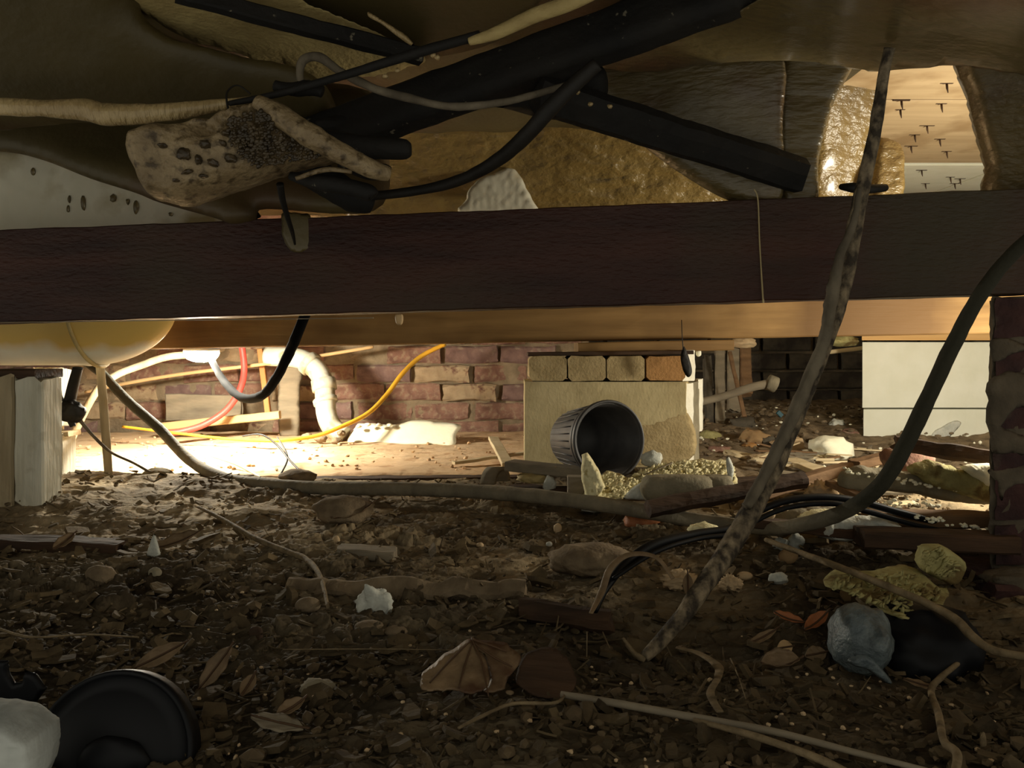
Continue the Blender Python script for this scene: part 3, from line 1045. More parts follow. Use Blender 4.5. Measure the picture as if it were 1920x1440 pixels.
for (r, z) in prof:
    for k in range(n):
        a = 2 * math.pi * k / n
        V2.append((c.x + r * math.cos(a), c.y + r * math.sin(a), c.z + z))
for i in range(len(prof) - 1):
    for k in range(n):
        a, b = i * n + k, i * n + (k + 1) % n
        Fc.append((a, b, b + n, a + n))
Fc.append(tuple(range(n))[::-1]); Fc.append(tuple(3 * n + k for k in range(n)))
mk('housing', V2, Fc, M['lampbody'], lp)
tube('lamp_cord', [(398, 678, 2.34, 12), (420, 715, 2.2, 14), (452, 745, 2.0, 16), (490, 742, 1.85, 18), (520, 705, 1.72, 18), (545, 655, 1.62, 20), (562, 615, 1.56, 20), (585, 560, 1.52, 20)],
     M['ink'], wob=0.15, label='sagging black cord running from the lit lamp up behind front beam', cat='cord')

# ------------------------------------------------------------------ cables, pipes
T = tube


def TG(name, pts, mt, near=0.985, **kw):
    """tube lying on the soil: depths follow the ground"""
    out = []
    for (px, py, Y, d) in pts:
        Yg = (CH - 0.02) * F / (py - HZ)
        for _ in range(5):
            z = gz((px - 960) * Yg / F, Yg) + 0.016
            Yg = (CH - z) * F / (py - HZ)
        out.append((px, py, Yg * near, d))
    return tube(name, out, mt, **kw)


add_z_mix(M['hose'], 0.07, 0.13, (50, 48, 36), 20)
T('hose', [(150, 672, 2.24, 16), (190, 700, 2.2, 17), (240, 752, 2.15, 18), (300, 805, 2.1, 19), (355, 862, 2.02, 20), (420, 896, 1.9, 21), (500, 908, 1.82, 23), (600, 915, 1.76, 25), (700, 916, 1.71, 26),
           (800, 918, 1.68, 26), (900, 922, 1.64, 27), (1000, 930, 1.58, 28), (1100, 942, 1.52, 28), (1200, 957, 1.46, 28), (1300, 975, 1.38, 28), (1380, 985, 1.33, 26), (1460, 990, 1.27, 26),
           (1540, 975, 1.22, 28), (1600, 950, 1.18, 29), (1655, 905, 1.15, 30), (1700, 830, 1.14, 30), (1745, 735, 1.13, 30), (1790, 640, 1.12, 29), (1840, 550, 1.10, 27), (1900, 475, 1.07, 26), (1990, 400, 1.02, 26)],
  M['hose'], wob=0.10, label='long dusty grey hose sagging across the ground and rising at both ends', cat='hose', n=7, ns=12)
main = thing('cable', at(1210, 1232, 0.95), 'muddy thick twin cable hanging across the front beam down to the soil', 'cable')
T('strand', [(1668, 90, 1.05, 20), (1655, 150, 1.06, 22), (1640, 250, 1.07, 24), (1620, 340, 1.08, 27), (1602, 430, 1.09, 30), (1586, 520, 1.10, 30), (1565, 600, 1.10, 26), (1530, 690, 1.10, 28), (1490, 790, 1.09, 30),
             (1450, 880, 1.08, 34), (1405, 965, 1.06, 38), (1365, 1030, 1.04, 38), (1325, 1090, 1.01, 36), (1280, 1155, 0.98, 32), (1240, 1200, 0.96, 28), (1208, 1234, 0.945, 20)],
  M['crust'], wob=0.16, parent=main, n=8, ns=12, seed=3)
T('strand', [(1612, 350, 1.05, 8), (1600, 420, 1.06, 14), (1575, 480, 1.06, 16), (1562, 545, 1.07, 26), (1552, 600, 1.07, 22), (1545, 640, 1.08, 24), (1512, 720, 1.08, 24), (1478, 800, 1.07, 24), (1436, 885, 1.06, 22), (1400, 950, 1.04, 20)],
  M['dusty'], wob=0.30, parent=main, n=8, ns=10, seed=8, nscale=110)
T('rootlet', [(1208, 1236, .945, 16), (1190, 1226, .945, 11), (1178, 1210, .95, 8), (1168, 1196, .955, 5)], M['twig'], parent=main, ns=6)
T('cable', [(1116, 1145, 0.98, 12), (1135, 1105, 1.02, 14), (1170, 1060, 1.06, 18), (1225, 1022, 1.1, 20), (1300, 1002, 1.14, 16), (1370, 990, 1.17, 14), (1410, 965, 1.20, 13), (1470, 940, 1.22, 14), (1540, 932, 1.24, 14), (1610, 940, 1.26, 14), (1690, 962, 1.28, 14), (1800, 990, 1.30, 12)],
  M['gloss'], label='upper black cable of two arching over the rubble behind the muddy twin cable', cat='cable', wob=.06)
T('cable', [(1150, 1085, 1.03, 8), (1230, 1035, 1.08, 9), (1310, 1010, 1.13, 9), (1385, 1000, 1.16, 10), (1420, 975, 1.19, 10), (1480, 951, 1.21, 10), (1560, 944, 1.22, 11), (1630, 960, 1.24, 11), (1720, 985, 1.26, 10), (1800, 1000, 1.27, 8)],
  M['gloss'], label='lower thinner black cable arching over the rubble beside the thicker one', cat='cable', wob=.06)
T('frayed_strip', [(1108, 1150, 0.96, 8), (1128, 1110, 1.0, 14), (1145, 1065, 1.02, 14), (1180, 1040, 1.03, 12), (1230, 1045, 1.02, 9), (1262, 1085, 1.0, 8)], M['leaf'], flat=0.35, label='brown frayed palm strip curled under end of the black cables', cat='plant debris')
T('root', [(1436, 1012, 1.22, 9), (1500, 1036, 1.14, 11), (1570, 1062, 1.06, 13), (1650, 1094, 0.99, 14), (1730, 1128, 0.95, 15), (1790, 1160, 0.91, 17), (1825, 1195, 0.87, 17), (1870, 1222, 0.84, 16), (1960, 1236, 0.83, 14)], M['twig'], wob=.15,
  label='long pale root running over the yellow foam to the frame edge', cat='root')
TG('root', [(1832, 1208, 0.93, 7), (1800, 1240, 0.90, 9), (1762, 1272, 0.87, 11), (1746, 1295, 0.85, 13), (1760, 1340, 0.82, 14), (1770, 1390, 0.79, 15), (1795, 1415, 0.77, 17), (1785, 1470, 0.74, 16)], M['twig'], wob=.15,
  label='thin crooked root descending to the lower right of the black bag', cat='root')
TG('stick', [(1052, 1302, 0.84, 12), (1150, 1318, 0.83, 14), (1300, 1345, 0.81, 15), (1450, 1372, 0.79, 14), (1600, 1410, 0.77, 12), (1760, 1450, 0.74, 9)], M['greywood'], wob=.12, label='long straight grey stick lying near the crooked root', cat='stick')
TG('stick', [(1300, 1350, 0.80, 8), (1420, 1382, 0.775, 14), (1540, 1425, 0.75, 15), (1640, 1475, 0.73, 12)], M['twig'], wob=.12, label='shorter pale stick below the long grey stick', cat='stick')
TG('palm_strip', [(1268, 1214, 0.97, 10), (1310, 1225, 0.95, 16), (1345, 1248, 0.93, 20), (1346, 1270, 0.915, 14), (1332, 1300, 0.90, 16), (1350, 1335, 0.875, 14)], M['twig'], flat=0.3, wob=.15, label='bent pale bark strip just beyond the muddy cable foot', cat='bark')
TG('wire', [(1130, 1185, .97, 2.5), (1143, 1215, .95, 2.2)], M['twig'], ns=5, label='short pale straw standing left of the muddy cable foot', cat='straw')
T('wire', [(1101, 1185, .97, 2.5), (1100, 1235, .94, 2.2)], M['twig'], ns=5, label='upright straw piece left of the leaning straw', cat='straw')
TG('straw', [(1370, 1235, .90, 3), (1385, 1270, .89, 2.5), (1398, 1310, .86, 2)], M['twig'], ns=5, label='thin straw leaning beside the bent bark strip', cat='straw')

# upper cables and bars
T('foam_crusted_pipe', [(-80, 196, 1.02, 30), (0, 200, 1.02, 32), (80, 203, 1.02, 31), (160, 206, 1.02, 40), (200, 215, 1.02, 42), (280, 213, 1.02, 36), (360, 205, 1.02, 30), (420, 196, 1.02, 20), (480, 186, 1.02, 12)],
  M['rope'], wob=0.16, seed=5, label='pipe crusted in cream foam crossing the upper left', cat='pipe', ns=14, nscale=40)
T('cable', [(430, 194, 1.00, 10), (500, 181, 0.99, 13), (570, 163, 0.98, 14), (650, 140, 0.97, 16), (740, 112, 0.96, 18), (820, 88, 0.95, 18), (900, 66, 0.94, 18)], M['black'], wob=.12, label='thin dark cable continuing the foam crusted pipe to the tan pipe', cat='cable')
T('tan_pipe', [(880, 78, 0.94, 14), (930, 62, 0.93, 24), (1000, 30, 0.92, 28), (1080, 0, 0.91, 30), (1200, -60, 0.90, 30)], M['foaml'], wob=.05, label='tan foam coated pipe leaving through the top middle edge', cat='pipe', ns=14)
T('cable', [(572, 178, 1.0, 12), (562, 140, 1.0, 15), (570, 112, 1.0, 18), (600, 108, 1.0, 17), (640, 135, 1.0, 16), (700, 165, 1.0, 17), (770, 185, 1.01, 16), (850, 200, 1.02, 15), (940, 192, 1.03, 14), (1000, 178, 1.04, 13), (1060, 160, 1.04, 13)],
  M['dusty'], wob=.2, seed=4, label='crusted looped cable hooked over the thin dark cable', cat='cable')
T('cable', [(1120, 120, 1.0, 26), (1075, 160, 1.01, 30), (1030, 205, 1.02, 32), (990, 250, 1.04, 30), (940, 295, 1.08, 26), (880, 330, 1.12, 22), (820, 350, 1.15, 20), (750, 362, 1.17, 18), (680, 368, 1.18, 18), (640, 362, 1.18, 16)],
  M['blackc'], wob=.08, label='smooth black cable curving down from dark joist to the branch ends', cat='cable')
T('wire', [(525, 345, 1.1, 14), (530, 375, 1.12, 12), (540, 410, 1.15, 10), (548, 435, 1.18, 8), (553, 458, 1.21, 4)], M['blackc'], label='short dark wire tail drooping over the olive smear on beam', cat='wire')

# dark joist
jst = thing('joist', at(1000, 150, 1.0), 'dark speckled joist slanting from the foam chunk up to the right', 'joist')
V, Fc = plank_mesh(at(560, 275, 1.18), at(1620, -105, 1.02), 0.05, 0.066, (0, 0.25, 1), 0.003, 50, 0.2, seed=6)
mk('timber', V, Fc, M['black'], jst)
bar = plank('joist', at(1010, 175, 1.10), at(1500, 328, 1.24), 0.05, 0.052, M['black'], rough=0.003, nseg=30, bev=0.35, seed=9, cut=0.01,
            label='dark rounded bar slanting down to the right from beneath speckled joist', cat='timber')
pillow('dark_foam_fold', [(620, 215), (760, 190), (900, 205), (1050, 150), (1130, 125), (1130, 200), (1040, 225), (920, 200), (830, 225), (700, 268), (640, 262), (590, 240)], 1.16, 0.05, 30, M['black'], res=9, disp=D_lump(.008, 20),
       label='dark sagging membrane fold hanging below speckled joist', cat='membrane')
plank('batten', at(330, -14, 0.97), at(790, 106, 1.10), 0.022, 0.02, M['black'], rough=0.002, nseg=20, seed=3, label='black batten crossing the granular foam at the top', cat='batten')

# knot of branches at the end of foam chunk
br = thing('broken_branch', at(650, 300, 1.05), 'bundle of dark broken timber ends with one tan arm beside the sponge foam', 'timber')
T('arm', [(480, 190, 0.97, 26), (520, 215, 0.97, 44), (575, 250, 0.97, 46), (640, 288, 0.98, 40), (700, 318, 0.99, 36), (728, 326, 1.0, 28)], M['sponge'], parent=br, wob=.14, ns=14, label='tan crusted arm')
T('stub', [(610, 262, 1.04, 40), (690, 276, 1.04, 42), (745, 279, 1.04, 40), (762, 280, 1.04, 36), (771, 280, 1.04, 22)], M['black'], parent=br, ns=14, wob=.05)
T('stub', [(640, 300, 1.06, 34), (690, 320, 1.06, 34), (722, 322, 1.06, 30), (731, 324, 1.06, 18)], M['black'], parent=br, ns=12, wob=.08)
T('stub', [(545, 330, 1.03, 16), (600, 342, 1.02, 30), (660, 352, 1.02, 32), (694, 362, 1.02, 30), (702, 368, 1.02, 18)], M['black'], parent=br, ns=12, wob=.15)
T('stub', [(560, 310, 1.10, 60), (620, 345, 1.12, 60), (665, 372, 1.13, 56), (698, 385, 1.14, 30)], M['black'], parent=br, ns=12, wob=.1)
T('twig', [(555, 335, 1.0, 8), (610, 318, 1.0, 10), (660, 322, 1.0, 8)], M['sponge'], parent=br, ns=8, wob=.1)
T('stub', [(515, 160, 1.0, 18), (545, 168, 1.0, 24), (580, 165, 1.0, 30), (605, 172, 1.0, 20)], M['black'], parent=br, ns=10, wob=.25)


def D_sponge(W):
    c = -0.010 * np.clip(ridge(W * 55, 2, 5) * 1.4, 0, 1) * sstep(0.0, 1.0, (np.clip((W[:, 0] + 0.44) / 0.08, 0, 1)))
    return c + 0.004 * fbm(W * 60, 3, 2)


def sponge_disp(W):
    # pits in the upper right, smooth rounded rim to the left and bottom
    X, Z = W[:, 0], W[:, 2]
    m = sstep(-0.425, -0.36, X) * sstep(0.0, 0.030, (Z - 0.592) - (X + 0.42) * 0.18)
    pits = fbm(W * np.array([75, 75, 75]), 2, 8)
    cells = np.abs(fbm(W * 42, 2, 14))
    return 0.007 * (1 - m) + m * (-0.022 * sstep(0.02, 0.22, cells) + 0.012 * pits)


fck = thing('foam_chunk', at(450, 380, 1.0), 'pitted sponge-like chunk of tan foam jutting above the front beam', 'foam chunk')
pillow('foam_body', [(262, 252), (300, 238), (345, 236), (420, 215), (490, 196), (540, 225), (575, 262), (640, 286), (625, 302), (560, 318), (500, 338), (430, 362), (350, 386), (318, 380), (288, 372), (270, 335), (253, 295), (252, 270)],
       planeY((250, 300, 0.98), (640, 290, 1.04), (450, 200, 1.0)), 0.085, 30, M['sponge'], res=5, jag=5, disp=sponge_disp, seed=2, parent=fck)
kf = planeY((250, 300, 0.98), (640, 290, 1.04), (450, 200, 1.0))
kernels(fck, [(425, 222), (488, 206), (540, 240), (575, 268), (622, 290), (560, 302), (480, 312), (455, 300), (430, 270)], lambda x, y: kf(x, y) - .052, 520, 2, 6, M['pitdark'], name='granules', seed=4, aspect=.8, lift=0)
for k, (px, py, w, h, a) in enumerate(((305, 273, 16, 9, 0), (345, 288, 26, 24, .3), (352, 322, 22, 9, -.3), (385, 270, 20, 16, 0), (400, 305, 20, 13, .4), (432, 296, 26, 18, .2), (455, 268, 18, 24, 0), (372, 300, 12, 18, 0), (418, 268, 14, 12, .5), (330, 338, 12, 6, 0), (382, 330, 16, 8, 0), (425, 250, 18, 12, 0))):
    Y_ = float(kf(px, py)) - .046
    V, Fc = lump_mesh(at(px, py, Y_), (w * Y_ / F / 2, 0.006, h * Y_ / F / 2), tilt=a, amp=.5, sub=3, seed=k + 60)
    mk('pit', V, Fc, M['pitdark'], fck)  # dark lumps standing in for the shade inside hollows
T('wire', [(430, 214, 0.98, 5), (425, 175, 0.99, 4), (445, 160, 1.0, 3), (470, 176, 1.0, 3)], M['blackc'], ns=5, label='tiny dark wire loop above the pitted foam chunk', cat='wire')

# foam masses and membranes above
pillow('foam_mass', [(-160, -80), (235, -80), (262, 20), (320, 70), (400, 92), (470, 110), (560, 128), (620, 175), (600, 240), (300, 240), (150, 230), (-160, 225)],
       planeY((0, 0, 1.00), (500, 100, 1.12), (0, 220, 1.12)), 0.09, 70, M['foamd'], res=12, disp=D_lump(.007, 9), label='smooth dark brown foam bulge filling the upper left corner', cat='foam')
pillow('foam_mass', [(-160, 150), (400, 150), (690, 170), (730, 300), (700, 396), (500, 392), (488, 408), (440, 420), (400, 408), (300, 380), (255, 362), (170, 335), (80, 300), (0, 284), (-160, 280)],
       planeY((0, 280, 1.32), (500, 400, 1.235), (300, 150, 1.4)), 0.07, 45, M['foamd'], res=10, disp=D_lump(.006, 12, 4), label='olive brown foam sheet sagging in a lobe over the front beam', cat='foam')
pillow('foam_mass', [(236, -60), (500, -60), (560, 0), (700, 60), (790, 100), (770, 125), (620, 150), (555, 135), (528, 118), (470, 108), (400, 88), (340, 68), (290, 40), (255, 5)],
       planeY((300, 0, 1.03), (700, 0, 1.03), (600, 130, 1.22)), 0.04, 18, M['foaml'], res=6, jag=6, disp=D_crumb(.006, 70), label='granular tan foam strip beneath the black batten', cat='foam')
pillow('foam_mass', [(480, -80), (1000, -80), (960, 60), (800, 110), (700, 100), (560, 40)], planeY((500, -80, 1.0), (900, -80, 1.0), (700, 110, 1.22)), 0.05, 60, M['foamd'], res=12, disp=D_lump(.01, 14, 6), label='brown foam patch above the granular strip at the top', cat='foam')
pillow('drip', [(690, 22), (705, 30), (740, 52), (762, 66), (776, 84), (768, 84), (742, 66), (715, 45), (692, 32)], 1.03, 0.008, 6, M['rope'], res=4, label='small cream foam drip between the batten and tan pipe', cat='foam drip')
for k, (px, py) in enumerate(((813, 104), (820, 108), (722, 143), (745, 132), (1083, 173), (1107, 195), (1143, 200))):
    V, Fc = lump_mesh(at(px, py, 0.955 if k < 4 else 1.06), (0.0035, 0.003, 0.003), sub=2, amp=.5, seed=k)
    mk('foam_drop', V, Fc, M['rope'], label='tiny cream foam drop stuck on the dark joist', cat='foam drip', group='foam drops on the dark joist')


def dimple(W):
    return 0.006 * fbm(W * 10, 3, 5)


pillow('painted_board', [(-160, 270), (0, 280), (100, 292), (200, 320), (330, 370), (450, 400), (480, 440), (-160, 460)], 1.52, 0.02, 10, M['paleboard'], res=9, jag=3, disp=D_crumb(.003, 30),
       label='pale painted board behind the olive foam above beam', cat='board')
pit = [(62, 322, 8, 14), (130, 374, 6, 14), (156, 380, 9, 30), (212, 372, 12, 16), (240, 378, 7, 12), (255, 388, 10, 26), (320, 402, 8, 8), (128, 392, 5, 14)]
for k, (px, py, w, h) in enumerate(pit):
    V, Fc = lump_mesh(at(px, py, 1.508), (w * 1.5 / F / 2, 0.004, h * 1.5 / F / 2), sub=2, amp=.4, seed=k)
    mk('foam_splash', V, Fc, M['foam'], label='drop-shaped olive splash on the pale painted board', cat='foam splash', group='olive splashes on the painted board')

# mid foil area
pillow('foam_sheet', [(700, 250), (830, 215), (930, 196), (1040, 218), (1160, 250), (1300, 300), (1440, 360), (1440, 420), (700, 440)],
       planeY((700, 400, 2.02), (1400, 400, 1.94), (1000, 200, 1.80)), 0.03, 20, M['foil'], res=5, disp=lambda W: D_wrinkle(.011, (9, 10, 38), 3)(W) * (0.3 + 0.7 * sstep(-0.15, 0.02, W[:, 0])) + 0.004 * fbm(W * 16, 2, 3),
       label='shiny wrinkled amber foam sheet behind the curving black cable', cat='foam')
pillow('painted_patch', [(875, 372), (885, 352), (910, 330), (935, 320), (955, 312), (968, 318), (985, 345), (1000, 375), (1004, 400), (868, 400)], 1.90, 0.01, 8, M['paleboard'], res=5, jag=6, disp=D_crumb(.003, 60),
       label='pale grey torn patch in the amber foam sheet', cat='board')

# right hand membranes
skin = D_wrinkle(.0045, (10, 10, 60), 9)
pillow('membrane', [(1100, 110), (1300, 55), (1420, 0), (1500, -70), (2050, -80), (2050, 132), (1810, 122), (1740, 126), (1662, 132), (1615, 130), (1560, 120), (1470, 112), (1330, 120), (1200, 135)],
       planeY((1200, 100, 1.20), (1900, 100, 1.02), (1500, -50, 0.92)), 0.05, 26, M['foilg'], res=8, disp=lambda W: skin(W) + 0.005 * fbm(W * 10, 3, 2), label='glossy brown membrane band along the upper right', cat='membrane')
pillow('membrane', [(1115, 120), (1300, 100), (1460, 100), (1468, 230), (1462, 385), (1370, 378), (1240, 300), (1130, 200)], planeY((1100, 200, 1.34), (1460, 200, 1.24), (1300, 380, 1.30)), 0.04, 30, M['foilg'], res=8, disp=D_lump(.006, 12, 8),
       label='brown membrane panel beside the dark slanting bar', cat='membrane')
pillow('membrane', [(1466, 100), (1600, 100), (1560, 200), (1535, 300), (1530, 378), (1464, 384)], 1.27, 0.03, 20, M['foilg'], res=8, disp=D_wrinkle(.003, (8, 8, 40), 4), label='narrow dark membrane panel next to the amber lit one', cat='membrane')
pillow('membrane', [(1545, 120), (1640, 122), (1662, 140), (1650, 250), (1640, 300), (1625, 375), (1530, 375), (1527, 260)], planeY((1530, 120, 1.66), (1660, 120, 1.72), (1600, 370, 1.84)), 0.05, 30, M['foil'], res=6, disp=D_wrinkle(.004, (26, 20, 12), 2), label='amber membrane panel left of the plywood opening', cat='membrane')
pillow('membrane', [(1640, 268), (1672, 262), (1692, 280), (1694, 320), (1688, 375), (1630, 375)], 1.78, 0.04, 16, M['foil'], res=5, disp=D_wrinkle(.006, (30, 30, 40), 6), label='small crumpled amber flap at the foot of the plywood opening', cat='membrane')
pillow('membrane', [(1806, 90), (2050, 90), (2050, 380), (1858, 376), (1848, 310), (1832, 250), (1815, 180)], planeY((1800, 200, 1.28), (1950, 200, 1.20), (1850, 370, 1.30)), 0.04, 14, M['foilg'], res=8, disp=D_lump(.004, 12, 3), label='brown membrane panel at the right of the plywood opening', cat='membrane')
T('peg', [(1576, 350, 1.22, 10), (1600, 352, 1.20, 20), (1630, 354, 1.20, 18), (1660, 352, 1.22, 14)], M['blackc'], ns=10, label='dark peg on top of the front beam behind muddy cable', cat='peg')
T('string', [(1414, 355, on_beam(1420, 360), 2.5), (1421, 375, on_beam(1421, 375), 3), (1424, 450, on_beam(1424, 450), 3), (1428, 520, on_beam(1428, 520), 3), (1431, 568, on_beam(1431, 560), 3.5)], M['string'], ns=6, wob=.2, label='pale string hanging down the front beam face', cat='string')

# foam skin lining the ceiling left of the plywood opening
grid_surface('foam_lining', -2.4, 0.62, 0.35, 3.05, 120, 110, lambda x, y: 0.86 + 0.02 * fbm(np.c_[x, y, x * 0] * 5, 3, 8), M['foamd'], label='brown foam lining sprayed under floor panels', kind='structure')

# ------------------------------------------------------------------ behind beam, left: pipes and wall bits
T('pipe', [(120, 860, 2.5, 12), (145, 800, 2.5, 14), (180, 735, 2.5, 14), (215, 705, 2.55, 14), (265, 685, 2.6, 14), (320, 668, 2.62, 14), (400, 664, 2.65, 14)], M['tanwood'], label='tan curved pipe rising from the sand to the lit lamp', cat='pipe')
T('cable', [(160, 735, 2.9, 6), (240, 718, 2.9, 7), (350, 700, 2.9, 7), (500, 682, 2.9, 7), (600, 667, 2.9, 7), (700, 650, 2.9, 6)], M['tancable'], label='thin straight tan cable slanting across the brick wall', cat='cable')
T('hose', [(452, 640, 2.85, 12), (458, 690, 2.85, 12), (450, 730, 2.82, 12), (425, 768, 2.78, 12), (385, 795, 2.74, 12), (345, 808, 2.7, 12), (315, 812, 2.68, 12)], M['red'], label='red hose curving down onto the sand', cat='hose')
T('cable', [(835, 645, 2.9, 8), (790, 668, 2.9, 9), (755, 700, 2.85, 9), (725, 740, 2.8, 9), (690, 775, 2.72, 9), (640, 800, 2.65, 8), (590, 818, 2.6, 7), (520, 826, 2.55, 6), (440, 824, 2.6, 5), (330, 812, 2.65, 5), (230, 800, 2.7, 5)], M['yellow'],
  label='yellow cable sweeping down the brick wall to the sand', cat='cable')
T('drain_pipe', [(500, 668, 2.92, 36), (560, 672, 2.9, 38), (590, 690, 2.88, 38), (606, 715, 2.86, 38), (610, 745, 2.84, 38), (612, 775, 2.82, 38), (622, 800, 2.8, 38), (645, 818, 2.78, 36)], M['pvc'], ns=16, label='pale plastic drain pipe bending down to the sand', cat='pipe')
dp = [o for o in COL.objects if o.name.startswith('drain_pipe')][0]
for (a, b) in (((606, 712, 2.86), (609, 732, 2.85)), ((609, 748, 2.84), (611, 756, 2.835)), ((575, 678, 2.89), (585, 686, 2.885))):
    T('collar', [(*a, 46), (*b, 46)], M['pvc'], ns=16, n=2, parent=dp)
T('stake', [(186, 668, 1.94, 17), (194, 760, 1.94, 17), (200, 840, 1.94, 17), (205, 910, 1.94, 16)], M['tanwood'], flat=.8, ns=8, label='thin upright timber stake beneath the tub tip', cat='stake')
kn = thing('knotted_strap', at(135, 775, 1.80), 'black knotted strap hanging from the tub seam', 'strap')
T('band', [(146, 690, 1.78, 20), (138, 720, 1.79, 22), (130, 755, 1.80, 24)], M['blackc'], parent=kn, flat=.6)
V, Fc = lump_mesh(at(132, 773, 1.79), (0.022, 0.02, 0.024), sub=3, amp=.5, crumb=.5, cf=4, seed=6)
mk('knot', V, Fc, M['blackc'], kn)
T('tail', [(62, 700, 1.80, 5), (85, 708, 1.80, 7), (104, 728, 1.80, 8), (117, 752, 1.80, 9)], M['blackc'], parent=kn, ns=7)
T('tail', [(148, 785, 1.80, 8), (170, 812, 1.82, 6), (196, 838, 1.85, 6), (215, 852, 1.9, 5), (250, 868, 1.94, 5), (282, 886, 1.95, 5)], M['dusty'], parent=kn, ns=7)
T('tail', [(137, 800, 1.80, 10), (130, 780, 1.80, 16)], M['blackc'], parent=kn)
plank('batten', at(488, 655, 2.98), at(503, 775, 2.96), 0.02, 0.022, M['orangestick'], up=(0, 1, 0), nseg=6, label='orange upright batten against brick wall', cat='batten')
plank('batten', at(300, 800, 2.86), at(525, 778, 2.86), 0.03, 0.028, M['tancable'], rough=.002, nseg=12, label='horizontal pale batten low on the brick wall', cat='batten')
plank('board', at(310, 763, 3.0), at(450, 766, 3.0), 0.02, 0.10, M['greywood'], rough=.003, nseg=10, cut=.02, label='grey board leaning on brick wall behind the hose', cat='board')
pillow('board', [(540, 680), (562, 680), (568, 700), (562, 740), (564, 800), (558, 820), (530, 820), (522, 790), (524, 700)], 2.96, 0.02, 5, M['greywood'], res=6, jag=3, label='bluish grey upright board left of the drain pipe', cat='board')
# loose dark wires at the lamp cable end
T('wire', [(455, 818, 2.3, 3), (490, 815, 2.25, 3), (520, 835, 2.2, 4), (545, 865, 2.1, 4), (575, 895, 2.0, 4)], M['blackc'], ns=6, label='thin dark wire looping from the sand to the hose', cat='wire')
T('wire', [(520, 820, 2.3, 3), (535, 845, 2.2, 4), (538, 865, 2.1, 4), (520, 900, 1.98, 4)], M['blackc'], ns=6, label='short thin dark wire crossing the looping one', cat='wire')
T('cable', [(395, 855, 2.25, 3.5), (440, 870, 2.16, 4), (470, 885, 2.1, 4.5), (500, 903, 2.02, 5)], M['cream'], ns=6, label='white wire on the sand next to the hose', cat='wire')

# foam board on the sand
pillow('foam_board', [(655, 834), (668, 800), (680, 793), (740, 796), (780, 789), (822, 790), (864, 796), (856, 815), (850, 836), (800, 834), (740, 836)], planeY((655, 834, 2.76), (860, 834, 2.70), (760, 790, 2.80)), 0.03, 4, M['cream'], res=5, jag=3,
       label='cream foam board offcut propped on the sand', cat='foam board')
for k, (px, py) in enumerate(((672, 800), (690, 796), (712, 797), (730, 797))):
    V, Fc = lump_mesh(at(px, py, 2.755), (0.011, 0.010, 0.006), sub=2, amp=.6, seed=k + 9)
    mk('foam_crumb', V, Fc, M['cream'], label='cream crumb along the torn edge of the foam board', cat='foam crumb', group='crumbs on the cream foam board')
for k, (px, py, s) in enumerate(((575, 818, 16), (600, 822, 22), (630, 826, 18), (640, 812, 14), (560, 826, 10))):
    V, Fc = lump_mesh(at(px, py, 2.7), (s * 2.7 / F / 2, 0.015, s * 2.7 / F / 3), sub=3, amp=.5, seed=k + 19, crumb=.3, cf=5)
    mk('rubble_piece', V, Fc, M['mortar'], label='small mortar lump at the foot of the drain pipe', cat='rubble', group='mortar lumps below the drain pipe')

# ------------------------------------------------------------------ pot lying in front of the block pier
potY = 1.72
pot = thing('plant_pot', at(1120, 880, 1.74), 'black ribbed plastic plant pot lying on its side before block pier', 'pot')
ax = Vector((-0.40, 1.0, -0.10)).normalized()      # from mouth back to base
mc = at(1143, 825, 1.66)
Rm = 74 * 1.66 / F
sx_ = ax.cross(Vector((0, 0, 1))).normalized(); sy_ = sx_.cross(ax).normalized()


def ringv(c, r, n=48): return [c + sx_ * (r * math.cos(2 * math.pi * k / n)) + sy_ * (r * math.sin(2 * math.pi * k / n)) for k in range(n)]


def lathe(rings, close_last=True, n=48):
    V, Fc = [], []
    for (d, r) in rings: V += ringv(mc + ax * d, r)
    for i in range(len(rings) - 1):
        for k in range(n):
            a, b = i * n + k, i * n + (k + 1) % n
            Fc.append((a, b, b + n, a + n))
    if close_last: Fc.append(tuple((len(rings) - 1) * n + k for k in range(n)))
    return V, Fc


V, Fc = lathe([(0.165, Rm * .74), (0.16, Rm * .77), (0.03, Rm * .93), (0.028, Rm * .96), (0.022, Rm * .96), (0.02, Rm * .93), (0.016, Rm * .93), (0.002, Rm * .96), (0.004, Rm * .90), (0.16, Rm * .73), (0.161, Rm * .02)])
Fc.append(tuple(range(48))[::-1])
mk('body', V, Fc, M['pot'], pot)
V, Fc = lathe([(0.012, Rm * .97), (0.010, Rm * 1.01), (0.002, Rm * 1.02), (-0.002, Rm * 1.0), (-0.001, Rm * .95), (0.004, Rm * .93)], False)
mk('rim', V, Fc, M['pot'], pot)
for k in range(30):
    a = 2 * math.pi * k / 30
    d = sx_ * math.cos(a) + sy_ * math.sin(a)
    V, Fc = tube_mesh([mc + ax * 0.04 + d * Rm * .925, mc + ax * 0.155 + d * Rm * .785], [0.0016, 0.0016], 5)
    mk('rib', V, Fc, M['pot'], pot)

# ------------------------------------------------------------------ named debris
def G(px, py, zoff=0.015):
    Y = (CH - zoff) * F / (py - HZ)
    for _ in range(4):
        x = (px - 960) * Y / F
        z = gz(x, Y) + 0.006
        Y = (CH - z) * F / (py - HZ)
    return Vector(((px - 960) * Y / F, Y, z)), Y / F


